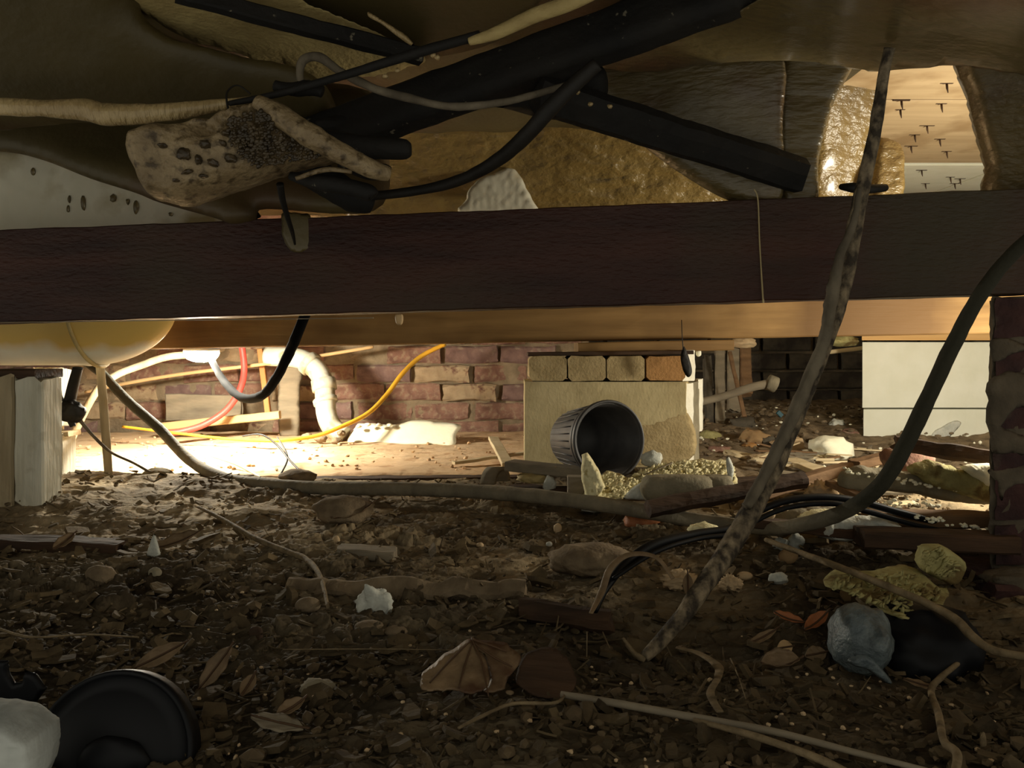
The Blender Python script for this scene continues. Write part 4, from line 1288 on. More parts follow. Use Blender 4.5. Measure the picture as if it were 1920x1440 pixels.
def lump(name, px, py, w, h, mt, label, cat, Y=None, depth=None, lift=0.0, **kw):
    """px,py: centre; w,h: size in photo pixels"""
    if Y is None:
        p, s = G(px, py + h * 0.5)
        s = p.y / F
        c = Vector((p.x, p.y + w * s * 0.2, p.z + h * s * 0.40 + lift))
    else:
        s = Y / F
        c = at(px, py, Y)
    g = kw.pop('group', None)
    V, Fc = lump_mesh(c, (w * s / 2, (depth if depth else w * s * 0.35), h * s / 2), **kw)
    return mk(name, V, Fc, mt, label=label, cat=cat, group=g)


def stick3(name, a, b, w, h, mt, label, cat, **kw):
    """plank between (px,py,Y) points; w,h metres"""
    return plank(name, at(*a), at(*b), w, h, mt, label=label, cat=cat, **kw)


stick3('plank', (560, 903, 2.04), (985, 899, 2.03), 0.05, 0.020, M['darkwood'], 'dark timber edging along front of the sand bed', 'plank', rough=.002, nseg=30)
stick3('plank', (650, 911, 1.93), (770, 912, 1.92), 0.03, 0.010, M['palewood'], 'pale thin lath behind the hose below the sand bed', 'plank', rough=.002)
stick3('plank', (956, 872, 1.74), (1100, 887, 1.66), 0.05, 0.020, M['greywood'], 'short grey plank lying left of the plant pot', 'plank', rough=.001, seed=3)
stick3('offcut', (1080, 925, 1.60), (1080, 892, 1.60), 0.034, 0.03, M['greywood'], 'small grey timber block standing by the torn foam', 'offcut', up=(0, 1, 0), rough=.001)
stick3('plank', (960, 915, 1.72), (1070, 922, 1.66), 0.05, 0.014, M['darkwood'], 'dark board under the short grey plank', 'plank', rough=.002)
stick3('plank', (925, 822, 2.45), (952, 872, 2.15), 0.03, 0.012, M['palewood'], 'pale wood strip slanting beside the block pier on sand', 'plank', rough=.002)
stick3('plank', (850, 868, 2.2), (985, 850, 2.3), 0.02, 0.008, M['palewood'], 'flat pale sliver on sand left of block pier', 'plank', rough=.002)
# split pipe offcut
po = thing('pipe_offcut', at(935, 905, 1.78), 'short dark half round pipe offcut at the sand bed corner', 'pipe offcut')
V, Fc = [], []
n = 18
for j, dx in enumerate((0, 1)):
    for rr_ in (0.030, 0.022):
        for k in range(n + 1):
            a = math.pi * k / n
            V.append(at(942 - 26 * dx, 905, 1.80 - 0.01 * dx) + Vector((rr_ * math.cos(a) * .6, rr_ * math.cos(a) * .8, rr_ * math.sin(a) * 1.2)))
m_ = n + 1
for k in range(n):
    o0, i0, o1, i1 = k, m_ + k, 2 * m_ + k, 3 * m_ + k
    Fc += [(o0, o0 + 1, o1 + 1, o1), (i0 + 1, i0, i1, i1 + 1), (o0 + 1, o0, i0, i0 + 1), (o1, o1 + 1, i1 + 1, i1)]
Fc += [(0, 2 * m_, 3 * m_, m_), (n, m_ + n, 3 * m_ + n, 2 * m_ + n)]
mk('half_shell', V, Fc, M['greywood'], po)
lump('foam_piece', 1000, 895, 60, 18, M['foaml'], 'tan foam crust under the short grey plank', 'foam piece', Y=1.70, sub=3, crumb=.5, seed=3)
lump('crumpled_foil', 1031, 908, 22, 30, M['wfoam'], 'small crumpled white foil by dark board', 'foil', Y=1.66, sub=3, amp=.6, seed=8)

# torn foam slab in the middle
fc = thing('torn_foam', at(1230, 945, 1.55), 'torn pale yellow foam slab with an upright pointed shard beside the pot', 'foam slab')
pillow('shard', [(1090, 852), (1100, 849), (1112, 862), (1122, 885), (1135, 912), (1120, 940), (1098, 938), (1091, 900)], 1.53, 0.02, 8, M['yfoam'], res=4, smooth_outline=False, jag=3, disp=D_crumb(.005, 70), parent=fc)
pillow('crumb_face', [(1095, 938), (1110, 905), (1140, 880), (1160, 888), (1175, 895), (1200, 880), (1240, 868), (1300, 862), (1370, 868), (1380, 905), (1370, 935), (1200, 942)],
       planeY((1100, 940, 1.555), (1380, 940, 1.53), (1250, 862, 1.64)), 0.05, 14, M['yfoam'], res=5, jag=9, disp=D_crumb(.014, 55, 3), parent=fc)
pillow('white_skin', [(1170, 932), (1192, 908), (1215, 902), (1235, 910), (1262, 944), (1180, 938)], 1.515, 0.012, 8, M['wfoam'], res=5, jag=4, parent=fc)
lump('grey_chunk', 1270, 915, 150, 56, M['gstone'], 'long grey mortar chunk leaning on torn foam slab', 'chunk', Y=1.49, depth=0.03, sub=3, boxy=.7, amp=.12)
lump('grey_chunk', 1343, 908, 66, 40, M['gstone'], 'smaller grey chunk at the right end of the long mortar chunk', 'chunk', Y=1.50, depth=0.03, sub=3, boxy=.6, amp=.15, seed=4)
T('foil_strip', [(1205, 892, 1.58, 5), (1232, 880, 1.58, 6), (1260, 868, 1.60, 8)], M['greywood'], flat=.4, label='thin grey sliver at the pot mouth', cat='sliver')
lump('foam_piece', 1222, 860, 34, 26, M['wfoam'], 'white foam crumb at the right rim of the pot', 'foam piece', Y=1.62, sub=3, crumb=.5)
pillow('paper_scrap', [(1361, 862), (1368, 858), (1376, 880), (1374, 905), (1392, 918), (1376, 920), (1366, 900)], 1.50, 0.004, 4, M['wfoam'], res=4, label='torn white paper scrap at end of foam slab', cat='paper')

# timbers on the right
stick3('branch', (1215, 955, 1.38), (1508, 898, 1.46), 0.030, 0.030, M['darkwood'], 'dark rounded timber slanting behind the muddy cable', 'timber', rough=.003, nseg=24, bev=.35)
stick3('plank', (1430, 925, 1.62), (1590, 876, 1.72), 0.03, 0.022, M['redwood'], 'reddish brown stick slanting between white foam and rubble', 'plank', rough=.002, cut=.01)
stick3('plank', (1478, 862, 2.1), (1578, 898, 1.86), 0.05, 0.012, M['palewood'], 'pale flat wood offcut on the rubble', 'plank', rough=.002)
stick3('plank', (1440, 885, 1.9), (1540, 900, 1.82), 0.05, 0.012, M['greywood'], 'grey flat offcut below the pale one', 'plank', rough=.002)
stick3('plank', (1370, 905, 1.65), (1470, 900, 1.68), 0.03, 0.018, M['darkwood'], 'dark board end behind the slanting rounded timber', 'plank', rough=.002)
stick3('plank', (1600, 872, 1.80), (1700, 850, 1.82), 0.04, 0.020, M['redwood'], 'brown timber piece against the white block pier', 'plank', rough=.003, cut=.015)
stick3('plank', (1676, 830, 1.52), (1880, 862, 1.42), 0.03, 0.028, M['darkwood'], 'long dark splintered timber crossing front of white block pier', 'plank', rough=.004, nseg=24, bev=.3, cut=.02)
stick3('plank', (1610, 1006, 1.22), (1900, 1018, 1.20), 0.05, 0.026, M['darkwood'], 'heavy dark plank lying at the foot of the front brick pier', 'plank', rough=.002, nseg=24)
stick3('plank', (1620, 968, 1.32), (1880, 975, 1.29), 0.04, 0.022, M['redwood'], 'brown plank above the heavy dark plank', 'plank', rough=.003, nseg=24)
stick3('plank', (1390, 975, 1.30), (1600, 1000, 1.26), 0.03, 0.014, M['darkwood'], 'dark lath beneath the black cables', 'plank', rough=.002)
stick3('plank', (1555, 905, 1.48), (1650, 950, 1.36), 0.02, 0.010, M['redwood'], 'thin dark lath poking out behind the hose', 'plank', rough=.001)
lump('brick_fragment', 1700, 862, 90, 46, M['brick'], 'brown broken brick beneath splintered timber', 'brick', Y=1.66, depth=.05, boxy=.7, amp=.15, sub=3)
for k, (ol, Y, mt, lab, ds) in enumerate((
        ([(1570, 912), (1575, 888), (1600, 875), (1660, 880), (1720, 885), (1780, 905), (1850, 925), (1855, 945), (1790, 942), (1700, 925), (1640, 920), (1590, 925)], 1.45, 'gstone', 'grey plaster slab with crusty white top edge behind the hose', 1),
        ([(1700, 880), (1740, 862), (1800, 878), (1856, 905), (1856, 942), (1800, 925), (1740, 905)], 1.42, 'ofoam', 'golden brown foam lump beside front brick pier', 2),
        ([(1800, 876), (1830, 870), (1860, 872), (1862, 905), (1850, 912), (1822, 895)], 1.40, 'cream', 'pale cloth-like foam flap against the brick pier edge', 3),
        ([(1520, 1000), (1540, 978), (1600, 965), (1650, 968), (1690, 985), (1700, 1000), (1640, 1010), (1560, 1012)], 1.28, 'wfoam', 'white plaster slab beneath the black cables', 4),
        ([(1430, 990), (1470, 960), (1530, 950), (1580, 955), (1570, 985), (1500, 1000), (1440, 1005)], 1.33, 'gstone', 'grey plaster piece under the arch of the black cables', 5),
        ([(1500, 985), (1505, 962), (1560, 952), (1620, 970), (1560, 990)], 1.30, 'yfoam', 'yellow crumbly foam under the black cable arch', 6))):
    pillow('plaster_slab' if 'plaster' in lab else 'foam_lump', ol, Y, 0.04, 12, M[mt], res=5, jag=6, disp=D_crumb(.008, 50, k), seed=k, label=lab, cat='plaster' if 'plaster' in lab else 'foam')
rr = random.Random(12)
cv, cfc = [], []
for k in range(110):
    t_ = rr.random()
    row = k % 3
    if row == 0: px, py, Y = 1580 + 290 * t_, 880 + 55 * t_ + rr.uniform(-6, 6), 1.43
    elif row == 1: px, py, Y = 1640 + 120 * t_, 945 + rr.uniform(-10, 8), 1.36
    else: px, py, Y = 1700 + 160 * t_, 965 + 30 * t_ + rr.uniform(-6, 6), 1.27
    s = rr.uniform(4, 13)
    V, Fc = lump_mesh(at(px, py, Y - 0.02), (s * Y / F / 2, s * Y / F / 2.4, s * Y / F / 3.2), sub=1, amp=.6, seed=k, rot=rr.random() * 3)
    b0 = sum(len(q) for q in cv)
    cv.append(V); cfc += [tuple(i + b0 for i in f) for f in Fc]
mk('plaster_crumbs', np.concatenate(cv), cfc, M['cream'], label='pale plaster crumbs in the debris beside the front brick pier', kind='stuff', smooth=False)


cfp = planeY((1100, 940, 1.555), (1380, 940, 1.53), (1250, 862, 1.64))
kernels(fc, [(1100, 938), (1112, 905), (1142, 884), (1175, 897), (1200, 884), (1240, 870), (1300, 864), (1372, 870), (1378, 900), (1240, 900), (1190, 905), (1165, 935)], lambda x, y: cfp(x, y) - 0.026, 620, 3, 8, M['yfoam'], lift=0.0, aspect=.4)

# yellow foam near pier footing
yf = thing('foam_slab', at(1680, 1140, 1.06), 'ridged olive yellow foam slab lying at the footing of the brick pier', 'foam slab')
pillow('lower_piece', [(1546, 1098), (1575, 1068), (1620, 1075), (1680, 1062), (1720, 1065), (1760, 1100), (1780, 1095), (1740, 1150), (1700, 1165), (1660, 1150), (1622, 1125), (1580, 1108)],
       planeY((1550, 1100, 1.02), (1780, 1100, 1.06), (1650, 1060, 1.10)), 0.04, 12, M['ofoam'], res=5, jag=6, disp=D_wrinkle(.007, (70, 30, 30), 4), parent=yf)
pillow('upper_piece', [(1722, 1040), (1730, 1022), (1760, 1020), (1800, 1045), (1802, 1070), (1780, 1095), (1740, 1075), (1722, 1060)], 1.09, 0.03, 8, M['ofoam'], res=5, jag=4, disp=D_wrinkle(.004, (70, 30, 30), 2), parent=yf)
kernels(yf, [(1556, 1096), (1580, 1074), (1640, 1078), (1710, 1070), (1755, 1104), (1772, 1102), (1735, 1145), (1695, 1158), (1640, 1130)], lambda x, y: planeY((1550, 1100, 1.02), (1780, 1100, 1.06), (1650, 1060, 1.10))(x, y) - .024, 170, 5, 11, M['ofoam'], name='ridges', seed=6, aspect=.28, lift=0)
kernels(yf, [(1730, 1036), (1760, 1026), (1795, 1050), (1795, 1070), (1778, 1088), (1740, 1070)], 1.071, 60, 4, 9, M['ofoam'], name='ridges', seed=7, aspect=.3, lift=0)
# grey plastic and black bag
bag = thing('plastic_bag', at(1690, 1290, 0.90), 'black plastic bag with a translucent blue grey end below the yellow foam', 'bag')
V, Fc = lump_mesh(at(1612, 1198, 0.93), (52 * .93 / F, 0.045, 66 * .93 / F), sub=4, amp=.22, seed=4, tilt=.2, crumb=.1)
mk('grey_end', V, Fc, M['bluebag'], bag)
V, Fc = lump_mesh(at(1730, 1215, 0.96), (108 * .95 / F, 0.06, 78 * .95 / F), sub=4, amp=.25, seed=9, crumb=.12)
mk('black_body', V, Fc, M['gloss'], bag)
pillow('torn_edge', [(1590, 1236), (1625, 1228), (1650, 1250), (1672, 1278), (1660, 1280), (1625, 1255), (1600, 1248)], 0.885, 0.012, 6, M['bluebag'], res=4, parent=bag)

# bottom left: black dome, black piece, pale cloth
dm = thing('round_lid', at(200, 1440, 0.66), 'large glossy black round lid in the bottom corner behind pale cloth', 'lid')
c = at(205, 1425, 0.66); rD = 158 * 0.66 / F
V, Fc = [], []
prof = [(1.0, -0.012), (1.0, 0.0), (0.97, 0.004), (0.93, 0.003), (0.90, -0.001), (0.75, 0.004), (0.5, 0.010), (0.25, 0.013), (0.02, 0.014)]
n = 56
tl = Matrix.Rotation(math.radians(68), 3, 'X')
for (r, z) in prof:
    for k in range(n):
        a = 2 * math.pi * k / n
        V.append(c + tl @ Vector((rD * r * math.cos(a), rD * r * math.sin(a), z * 1.3)))
for i in range(len(prof) - 1):
    for k in range(n):
        a, b = i * n + k, i * n + (k + 1) % n
        Fc.append((a, b, b + n, a + n))
Fc.append(tuple(range(n))[::-1]); Fc.append(tuple(8 * n + k for k in range(n)))
mk('disc', V, Fc, M['gloss'], dm)
V, Fc = lump_mesh(c + Vector((0.01, -0.014, 0)), (0.03, 0.012, 0.028), sub=3, amp=.15, seed=2)
mk('centre_boss', V, Fc, M['gloss'], dm)
pillow('plastic_piece', [(-40, 1238), (15, 1238), (18, 1265), (28, 1280), (42, 1278), (48, 1256), (66, 1262), (88, 1290), (70, 1315), (40, 1330), (10, 1322), (-40, 1330)], 0.74, 0.008, 5, M['gloss'], res=5, smooth_outline=False,
       label='black notched plastic piece at the edge above pale cloth', cat='plastic')
pillow('cloth', [(-60, 1318), (10, 1322), (50, 1330), (90, 1362), (98, 1400), (88, 1440), (70, 1480), (-60, 1490)], 0.60, 0.04, 14, M['cloth'], res=5, disp=lambda W: 0.009 * ridge(W * np.array([14, 20, 60]), 3, 4), smooth_outline=False, jag=6,
       label='crumpled pale grey cloth in the bottom corner', cat='cloth')


# leaves
def leaf(name, px, py, L, Wd, mt, label, cat='leaf', rot=0, tilt=0.5, curl=0.3, lobes=0, Y=None, roll=0, group=None, vein=True, parts=True):
    if Y is None:
        p, s = G(px, py)
    else:
        p = at(px, py, Y); s = Y / F
    L *= s; Wd *= s
    nu, nv = 14, 9
    V = []
    for i in range(nu + 1):
        u = i / nu
        w = math.sin(math.pi * min(1, u * 0.96 + 0.02)) ** (0.7 if lobes else 0.8)
        if lobes: w *= 1 + 0.18 * math.sin(u * lobes * 2 * math.pi) - 0.1 * (math.sin(u * 37) > 0)
        for j in range(nv + 1):
            v = j / nv * 2 - 1
            x = (u - 0.5) * L
            y = v * Wd / 2 * w
            z = curl * L * (u - .5) ** 2 + curl * Wd * 0.8 * abs(v) ** 1.5 * w + 0.05 * Wd * math.sin(u * 19 + abs(v) * 5) * abs(v)
            V.append((x, y, z))
    Mx = Matrix.Rotation(rot, 3, 'Y') if False else Matrix.Rotation(rot, 3, 'Z') @ Matrix.Rotation(-tilt, 3, 'Y') @ Matrix.Rotation(roll, 3, 'X')
    top = [p + Mx @ Vector(v) + Vector((0, 0, abs(math.sin(tilt)) * L * .4 + 0.006 + abs(math.sin(roll)) * Wd * .35)) for v in V]
    th = 0.0012
    nn = Mx @ Vector((0, 0, th))
    bot = [q - nn for q in top]
    Fc = []
    N0 = len(top)
    m = nv + 1
    for i in range(nu):
        for j in range(nv):
            a = i * m + j
            Fc.append((a, a + 1, a + m + 1, a + m)[::-1])
            Fc.append((a + N0, a + 1 + N0, a + m + 1 + N0, a + m + N0))
    bd_ = [j for j in range(m)] + [i * m + nv for i in range(1, nu + 1)] + [nu * m + j for j in range(nv - 1, -1, -1)] + [i * m for i in range(nu - 1, 0, -1)]
    for k in range(len(bd_)):
        a, b = bd_[k], bd_[(k + 1) % len(bd_)]
        Fc.append((a, b, b + N0, a + N0))
    if not parts:
        return mk(name, [tuple(v) for v in top + bot], Fc, mt, label=label, cat=cat, group=group)
    t = thing(name, p, label, cat, group)
    mk('blade', [tuple(v) for v in top + bot], Fc, mt, t)
    mid = [top[i * m + nv // 2].lerp(top[i * m + nv // 2 + 1], .5) + nn * 0.5 for i in range(nu + 1)]
    mid.append(mid[-1] + (mid[-1] - mid[-2]) * 1.5)
    Vv, Ff = tube_mesh(mid, [0.0012] * len(mid), 5)
    mk('midrib', Vv, Ff, M['vein'], t)
    if lobes:
        for k in (3, 5, 7, 9):
            for sd in (-1, 1):
                jj = nv if sd > 0 else 0
                a = mid[k]
                b = top[min(nu, k + 3) * m + jj] + nn * 0.5
                q = top[min(nu, k + 1) * m + (nv // 2 + (3 if sd > 0 else -2))] + nn * 0.6
                Vv, Ff = tube_mesh([a, q, b], [0.0008, 0.0007, 0.0004], 4)
                mk('vein', Vv, Ff, M['vein'], t)
    return t


# the big split leaf
bl = thing('large_leaf', at(885, 1240, 0.90), 'big brown lobed dry leaf standing open like a fan on the soil', 'leaf')
pf = planeY((780, 1270, 0.78), (980, 1250, 0.80), (880, 1195, 0.83))
pillow('blade', [(884, 1198), (850, 1218), (812, 1245), (790, 1268), (792, 1292), (850, 1296), (905, 1298), (918, 1260), (903, 1225)], pf, 0.004, 4, M['leaf'], res=5, jag=5, disp=lambda W: 0.003 * ridge(W * np.array([60, 60, 14]), 2, 3), parent=bl)
pillow('blade', [(884, 1198), (905, 1228), (920, 1262), (908, 1300), (945, 1292), (952, 1272), (975, 1240), (960, 1215), (940, 1202), (910, 1198)], lambda x, y: pf(x, y) + 0.004, 0.004, 4, M['leaf'], res=5, jag=7, disp=lambda W: 0.003 * ridge(W * np.array([60, 60, 14]), 2, 7), parent=bl)
for (a, b, c_) in (((884, 1198), (903, 1240), (916, 1306)), ((884, 1200), (850, 1232), (806, 1280)), ((886, 1204), (872, 1246), (860, 1290)), ((890, 1206), (925, 1232), (960, 1250)), ((888, 1200), (920, 1210), (950, 1222))):
    T('vein', [(a[0], a[1], float(pf(*a)) - .004, 3), (b[0], b[1], float(pf(*b)) - .004, 4), (c_[0], c_[1], float(pf(*c_)) - .004, 3)], M['vein'], parent=bl, ns=5, n=4)
pillow('dark_leaf', [(985, 1225), (1030, 1210), (1060, 1228), (1078, 1260), (1070, 1300), (1035, 1312), (990, 1300), (970, 1270)], planeY((980, 1300, .78), (1080, 1300, .79), (1030, 1210, .84)), 0.004, 4, M['darkwood'], res=5, jag=6,
       disp=D_lump(.004, 30), label='flat blackish rotten leaf right of the big fan leaf', cat='leaf')
leaf('leaf', 405, 1300, 90, 44, M['leaf'], 'long oval dry leaf upright beside the black round lid', rot=0.4, tilt=0.9, roll=0.6, curl=.1)
leaf('leaf', 300, 1262, 90, 34, M['leaf'], 'narrow folded dark leaf above the black round lid', rot=0.5, tilt=0.35, roll=0.9, curl=.2)
leaf('leaf', 520, 1375, 110, 46, M['greywood'], 'flat grey bark flake low between the lid and big leaf', rot=-0.25, tilt=-0.1, curl=.05, roll=.2)
leaf('leaf', 465, 1310, 50, 26, M['leaf'], 'small upright brown leaf right of the oval leaf', rot=1.3, tilt=0.5, curl=.3, roll=.3)
leaf('leaf', 1530, 1190, 66, 26, M['leaf2'], 'rust coloured leaf with raised tip left of plastic bag', rot=0.5, tilt=0.35, curl=.5, roll=.4)
leaf('leaf', 1478, 1178, 56, 22, M['leaf2'], 'rust coloured leaf partly under the raised tip leaf', rot=-0.3, tilt=-0.25, curl=.4, roll=.4)
leaf('leaf', 1430, 1215, 66, 18, M['leaf'], 'slender brown leaf left of the round tan leaf', rot=0.35, tilt=0.3, curl=.2, roll=.5)
leaf('leaf', 1472, 1232, 30, 26, M['tancable'], 'small round tan leaf facing the camera', rot=0.1, tilt=0.1, curl=.1, roll=1.1)
leaf('leaf', 1462, 1270, 72, 40, M['leaf'], 'folded tent-like leaf below the round tan leaf', rot=0.0, tilt=0.1, curl=.9, roll=.5)
leaf('leaf', 1530, 1245, 44, 30, M['leaf'], 'dull oval leaf between the tent-like leaf and plastic bag', rot=0.2, tilt=0.1, curl=.1, roll=.8)
leaf('leaf', 1725, 1300, 60, 20, M['leaf'], 'tan leaf sliver under the black bag', rot=-0.3, tilt=-0.2, curl=.1, roll=.3)
leaf('leaf', 545, 1350, 60, 30, M['leaf'], 'curled brown leaf above the flat grey flake', rot=.8, tilt=.2, curl=.4, roll=.4)
leaf('leaf', 330, 1040, 90, 36, M['leaf'], 'brown leaf behind the white pointed shard', rot=.3, tilt=.3, curl=.3, roll=.4)
leaf('leaf', 660, 985, 80, 40, M['leaf'], 'large curled leaf on the sandy mound beyond the soil ridge', rot=.4, tilt=.25, curl=.5, roll=.5)
leaf('leaf', 120, 1035, 50, 24, M['leaf'], 'small leaf lying on the buried plank at left', rot=1.2, tilt=.4, curl=.3, roll=.4)
leaf('leaf', 1290, 1120, 46, 20, M['leaf'], 'dark leaf standing in the hollow left of the muddy cable', rot=1.4, tilt=.9, curl=.2)
leaf('leaf', 1110, 1185, 70, 30, M['darkwood'], 'dark leaf by the two straws', rot=.1, tilt=.2, curl=.3, roll=.4)
# named stones and lumps
L_ = lump
L_('white_lump', 703, 1130, 58, 56, M['wfoam'], 'fluffy white lump in middle of the dark soil', 'lump', sub=4, amp=.7, crumb=.2, boxy=.45, seed=23, freq=1.5, cf=4, tilt=.5)
pillow('white_shard', [(288, 1002), (294, 1012), (301, 1040), (296, 1046), (276, 1042), (276, 1035)], 1.28, 0.006, 4, M['wfoam'], res=4, label='pointed white shard standing on the sandy soil', cat='shard')
L_('stone', 182, 1078, 56, 42, M['dirt'], 'rounded brown stone below the buried plank', 'stone', sub=3, seed=2)
L_('stone', 288, 1075, 26, 24, M['gstone'], 'small pale stone right of the rounded brown stone', 'stone', sub=3, seed=12)
L_('stone', 690, 1178, 58, 26, M['dirt'], 'smooth olive stone beneath the fluffy white lump', 'stone', sub=3, seed=6, amp=.1)
L_('stone', 575, 1135, 48, 30, M['dirt'], 'reddish brown pebble left of the white lump', 'stone', sub=3, seed=7, amp=.1)
L_('stone', 740, 1185, 46, 20, M['dirt'], 'flat pebble right of the smooth olive stone', 'stone', sub=3, seed=8, amp=.2)
L_('stone', 495, 1003 - 115, 10, 10, M['gstone'], 'tiny pale pebble on the crest by the hose', 'stone', sub=2)
L_('stone', 998, 920, 18, 12, M['wfoam'], 'pale pebble under the hose', 'stone', sub=2)
L_('stone', 295, 892, 64, 30, M['gstone'], 'large rounded tan stone on the sand edge at left', 'stone', Y=1.98, sub=3, seed=9)
L_('stone', 365, 902, 46, 22, M['dirt'], 'wedge shaped brown stone right of the large rounded stone', 'stone', Y=1.96, sub=3, seed=10, boxy=.3)
L_('clod', 560, 893, 70, 26, M['dirt'], 'earth clod at the end of the looping wire', 'clod', Y=1.93, sub=3, seed=11)
L_('clod', 1110, 1050, 160, 60, M['dirt'], 'large rounded clod of pale earth beyond the palm strip', 'clod', sub=4, seed=13, crumb=.15)
L_('clod', 640, 955, 110, 60, M['dirt'], 'sandy earth mound under the large curled leaf', 'clod', sub=4, seed=15, crumb=.1)
L_('shell', 630, 1013, 14, 20, M['tstone'], 'cream snail shell near the half buried stub', 'shell', sub=2)
L_('shell', 1046, 990, 16, 20, M['tstone'], 'cream shell fragment in the middle distance soil', 'shell', sub=2)
L_('shell', 900, 1022, 14, 10, M['tstone'], 'small cream shell on a dark leaf bed', 'shell', sub=2)
L_('pebble', 1030, 1020, 0.1 + 12, 10, M['wfoam'], 'white pebble between the two cream shells', 'stone', sub=2)
L_('shell', 955, 1300, 18, 10, M['tstone'], 'cream shell at foot of the blackish leaf', 'shell', sub=2)
L_('shell', 1845, 1390, 12, 40, M['twig'], 'pale tuft at the lower right', 'tuft', sub=2)
L_('bark_lump', 590, 1292, 60, 26, M['gstone'], 'pale crusty bark lump left of the big fan leaf', 'bark', sub=3, crumb=.5, seed=3)
L_('bark_stub', 478, 1190, 26, 36, M['darkwood'], 'upright rotten wood stub in the dark soil', 'stub', sub=3, boxy=.6, seed=3)
L_('foam_cluster', 1275, 1088, 54, 28, M['tstone'], 'pinkish knobbly lump left of the muddy cable', 'lump', sub=4, crumb=.9, cf=4, seed=3)
L_('foam_cluster', 1372, 1095, 34, 26, M['tstone'], 'knobbly pale lump right of the muddy cable', 'lump', sub=4, crumb=.9, cf=4, seed=5)
L_('stone', 1398, 1080, 30, 16, M['tstone'], 'smooth tan pebble beside the knobbly pale lump', 'stone', sub=3, amp=.1)
L_('glass_piece', 1462, 1085, 34, 22, M['wfoam'], 'shiny white chip right of smooth tan pebble', 'chip', sub=3, amp=.5)
L_('crumpled_foil', 1464, 1018, 26, 26, M['wfoam'], 'crumpled white wad under the black cable arch', 'paper', sub=3, amp=.6, seed=2)
L_('crumpled_foil', 1494, 1014, 30, 30, M['wfoam'], 'ring shaped crumpled wad next to the white wad', 'paper', sub=3, amp=.6, seed=5)
L_('stone', 1480, 1042, 36, 28, M['bstone'], 'brown stone below the crumpled wads', 'stone', sub=3, seed=5)
L_('stone', 1438, 965, 30, 24, M['tstone'], 'golden stone under the cable arch', 'stone', Y=1.3, sub=3, seed=5)
L_('foam_piece', 1540, 925, 50, 36, M['tstone'], 'knobbly beige foam piece behind the cable arch', 'foam piece', Y=1.5, sub=4, crumb=.7, cf=4, seed=5)
L_('foam_piece', 1320, 993, 50, 22, M['yfoam'], 'yellow foam crumb where the hose meets black cables', 'foam piece', Y=1.24, sub=3, crumb=.6, cf=4, seed=5)
L_('paper_scrap', 1120, 955, 60, 10, M['wfoam'], 'pale scrap peeking from under the hose', 'paper', sub=3, amp=.5, seed=5)
L_('leaf_fragment', 1205, 975, 70, 30, M['leaf2'], 'orange brown curled bark under the hose', 'bark', sub=3, boxy=.4, seed=5, amp=.4)
# soil crusted timbers in the front half
stick3('buried_plank', (-60, 1020, 1.36), (230, 1030, 1.36), 0.05, 0.028, M['darkwood'], 'half buried dark plank at the left side of the soil', 'plank', rough=.004, nseg=24)
stick3('log', (540, 1112, 1.14), (985, 1108, 1.13), 0.035, 0.034, M['dirt'], 'moss crusted log lying across behind the white lump', 'log', rough=.010, nseg=50, bev=.4, seed=5)
stick3('bark', (980, 1145, 1.06), (1150, 1165, 1.03), 0.03, 0.03, M['darkwood'], 'short bark length ending at the dark hollow', 'bark', rough=.005, nseg=24, bev=.3, seed=7, cut=.01)
stick3('offcut', (635, 1034, 1.32), (740, 1040, 1.31), 0.04, 0.018, M['greywood'], 'half buried grey timber stub beside the snail shell', 'offcut', rough=.002, cut=.01)
TG('root', [(370, 950, 1.72, 5), (420, 975, 1.62, 8), (480, 1010, 1.48, 10), (540, 1035, 1.38, 12), (575, 1050, 1.32, 12), (600, 1080, 1.25, 9), (615, 1140, 1.12, 6)], M['twig'], wob=.2, label='pale root running down the sandy mound toward the log', cat='root')
TG('root', [(860, 1365, .77, 6), (900, 1345, .79, 7), (960, 1320, .82, 7), (1040, 1318, .83, 7), (1060, 1300, .85, 5)], M['twig'], wob=.2, label='thin root below the blackish rotten leaf', cat='root')
TG('straw', [(530, 1218, .99, 2.5), (700, 1217, .99, 2.5), (850, 1219, .985, 2)], M['twig'], ns=5, label='long fine straw to the left of the big fan leaf', cat='straw')
TG('root', [(0, 1180, 1.05, 5), (60, 1195, 1.03, 5), (160, 1190, 1.03, 4), (260, 1195, 1.02, 3)], M['twig'], ns=6, wob=.2, label='thin root in soil at the left edge', cat='root')

# rubble in front of the grey wall
heap = [(1340, 790, 44, 34, 'gstone'), (1332, 820, 40, 26, 'ofoam'), (1395, 800, 50, 34, 'brickg'), (1415, 822, 50, 34, 'bstone'), (1370, 815, 30, 20, 'dirt'), (1400, 780, 26, 16, 'wfoam'), (1425, 770, 20, 14, 'cream'), (1455, 775, 30, 22, 'cream'),
        (1480, 790, 30, 24, 'dirt'), (1505, 800, 60, 18, 'yfoam'), (1475, 835, 56, 30, 'tstone'), (1560, 840, 74, 46, 'cream'), (1570, 800, 26, 30, 'wfoam'), (1545, 800, 24, 22, 'gstone'), (1440, 830, 26, 26, 'brickg'), (1520, 825, 40, 26, 'dirt'),
        (1350, 845, 44, 18, 'brick'), (1390, 855, 60, 16, 'palewood'), (1430, 862, 40, 22, 'tstone'), (1460, 860, 30, 16, 'brick'), (1405, 838, 28, 16, 'orange'), (1530, 860, 50, 18, 'palewood'), (1600, 850, 30, 26, 'dirt'), (1590, 815, 40, 22, 'brick'),
        (1365, 770, 24, 18, 'gstone'), (1330, 770, 20, 20, 'brickg'), (1610, 792, 30, 20, 'tstone'), (1495, 765, 22, 18, 'brickg'), (1350, 870, 40, 16, 'yfoam'), (1440, 885, 34, 18, 'gstone')]
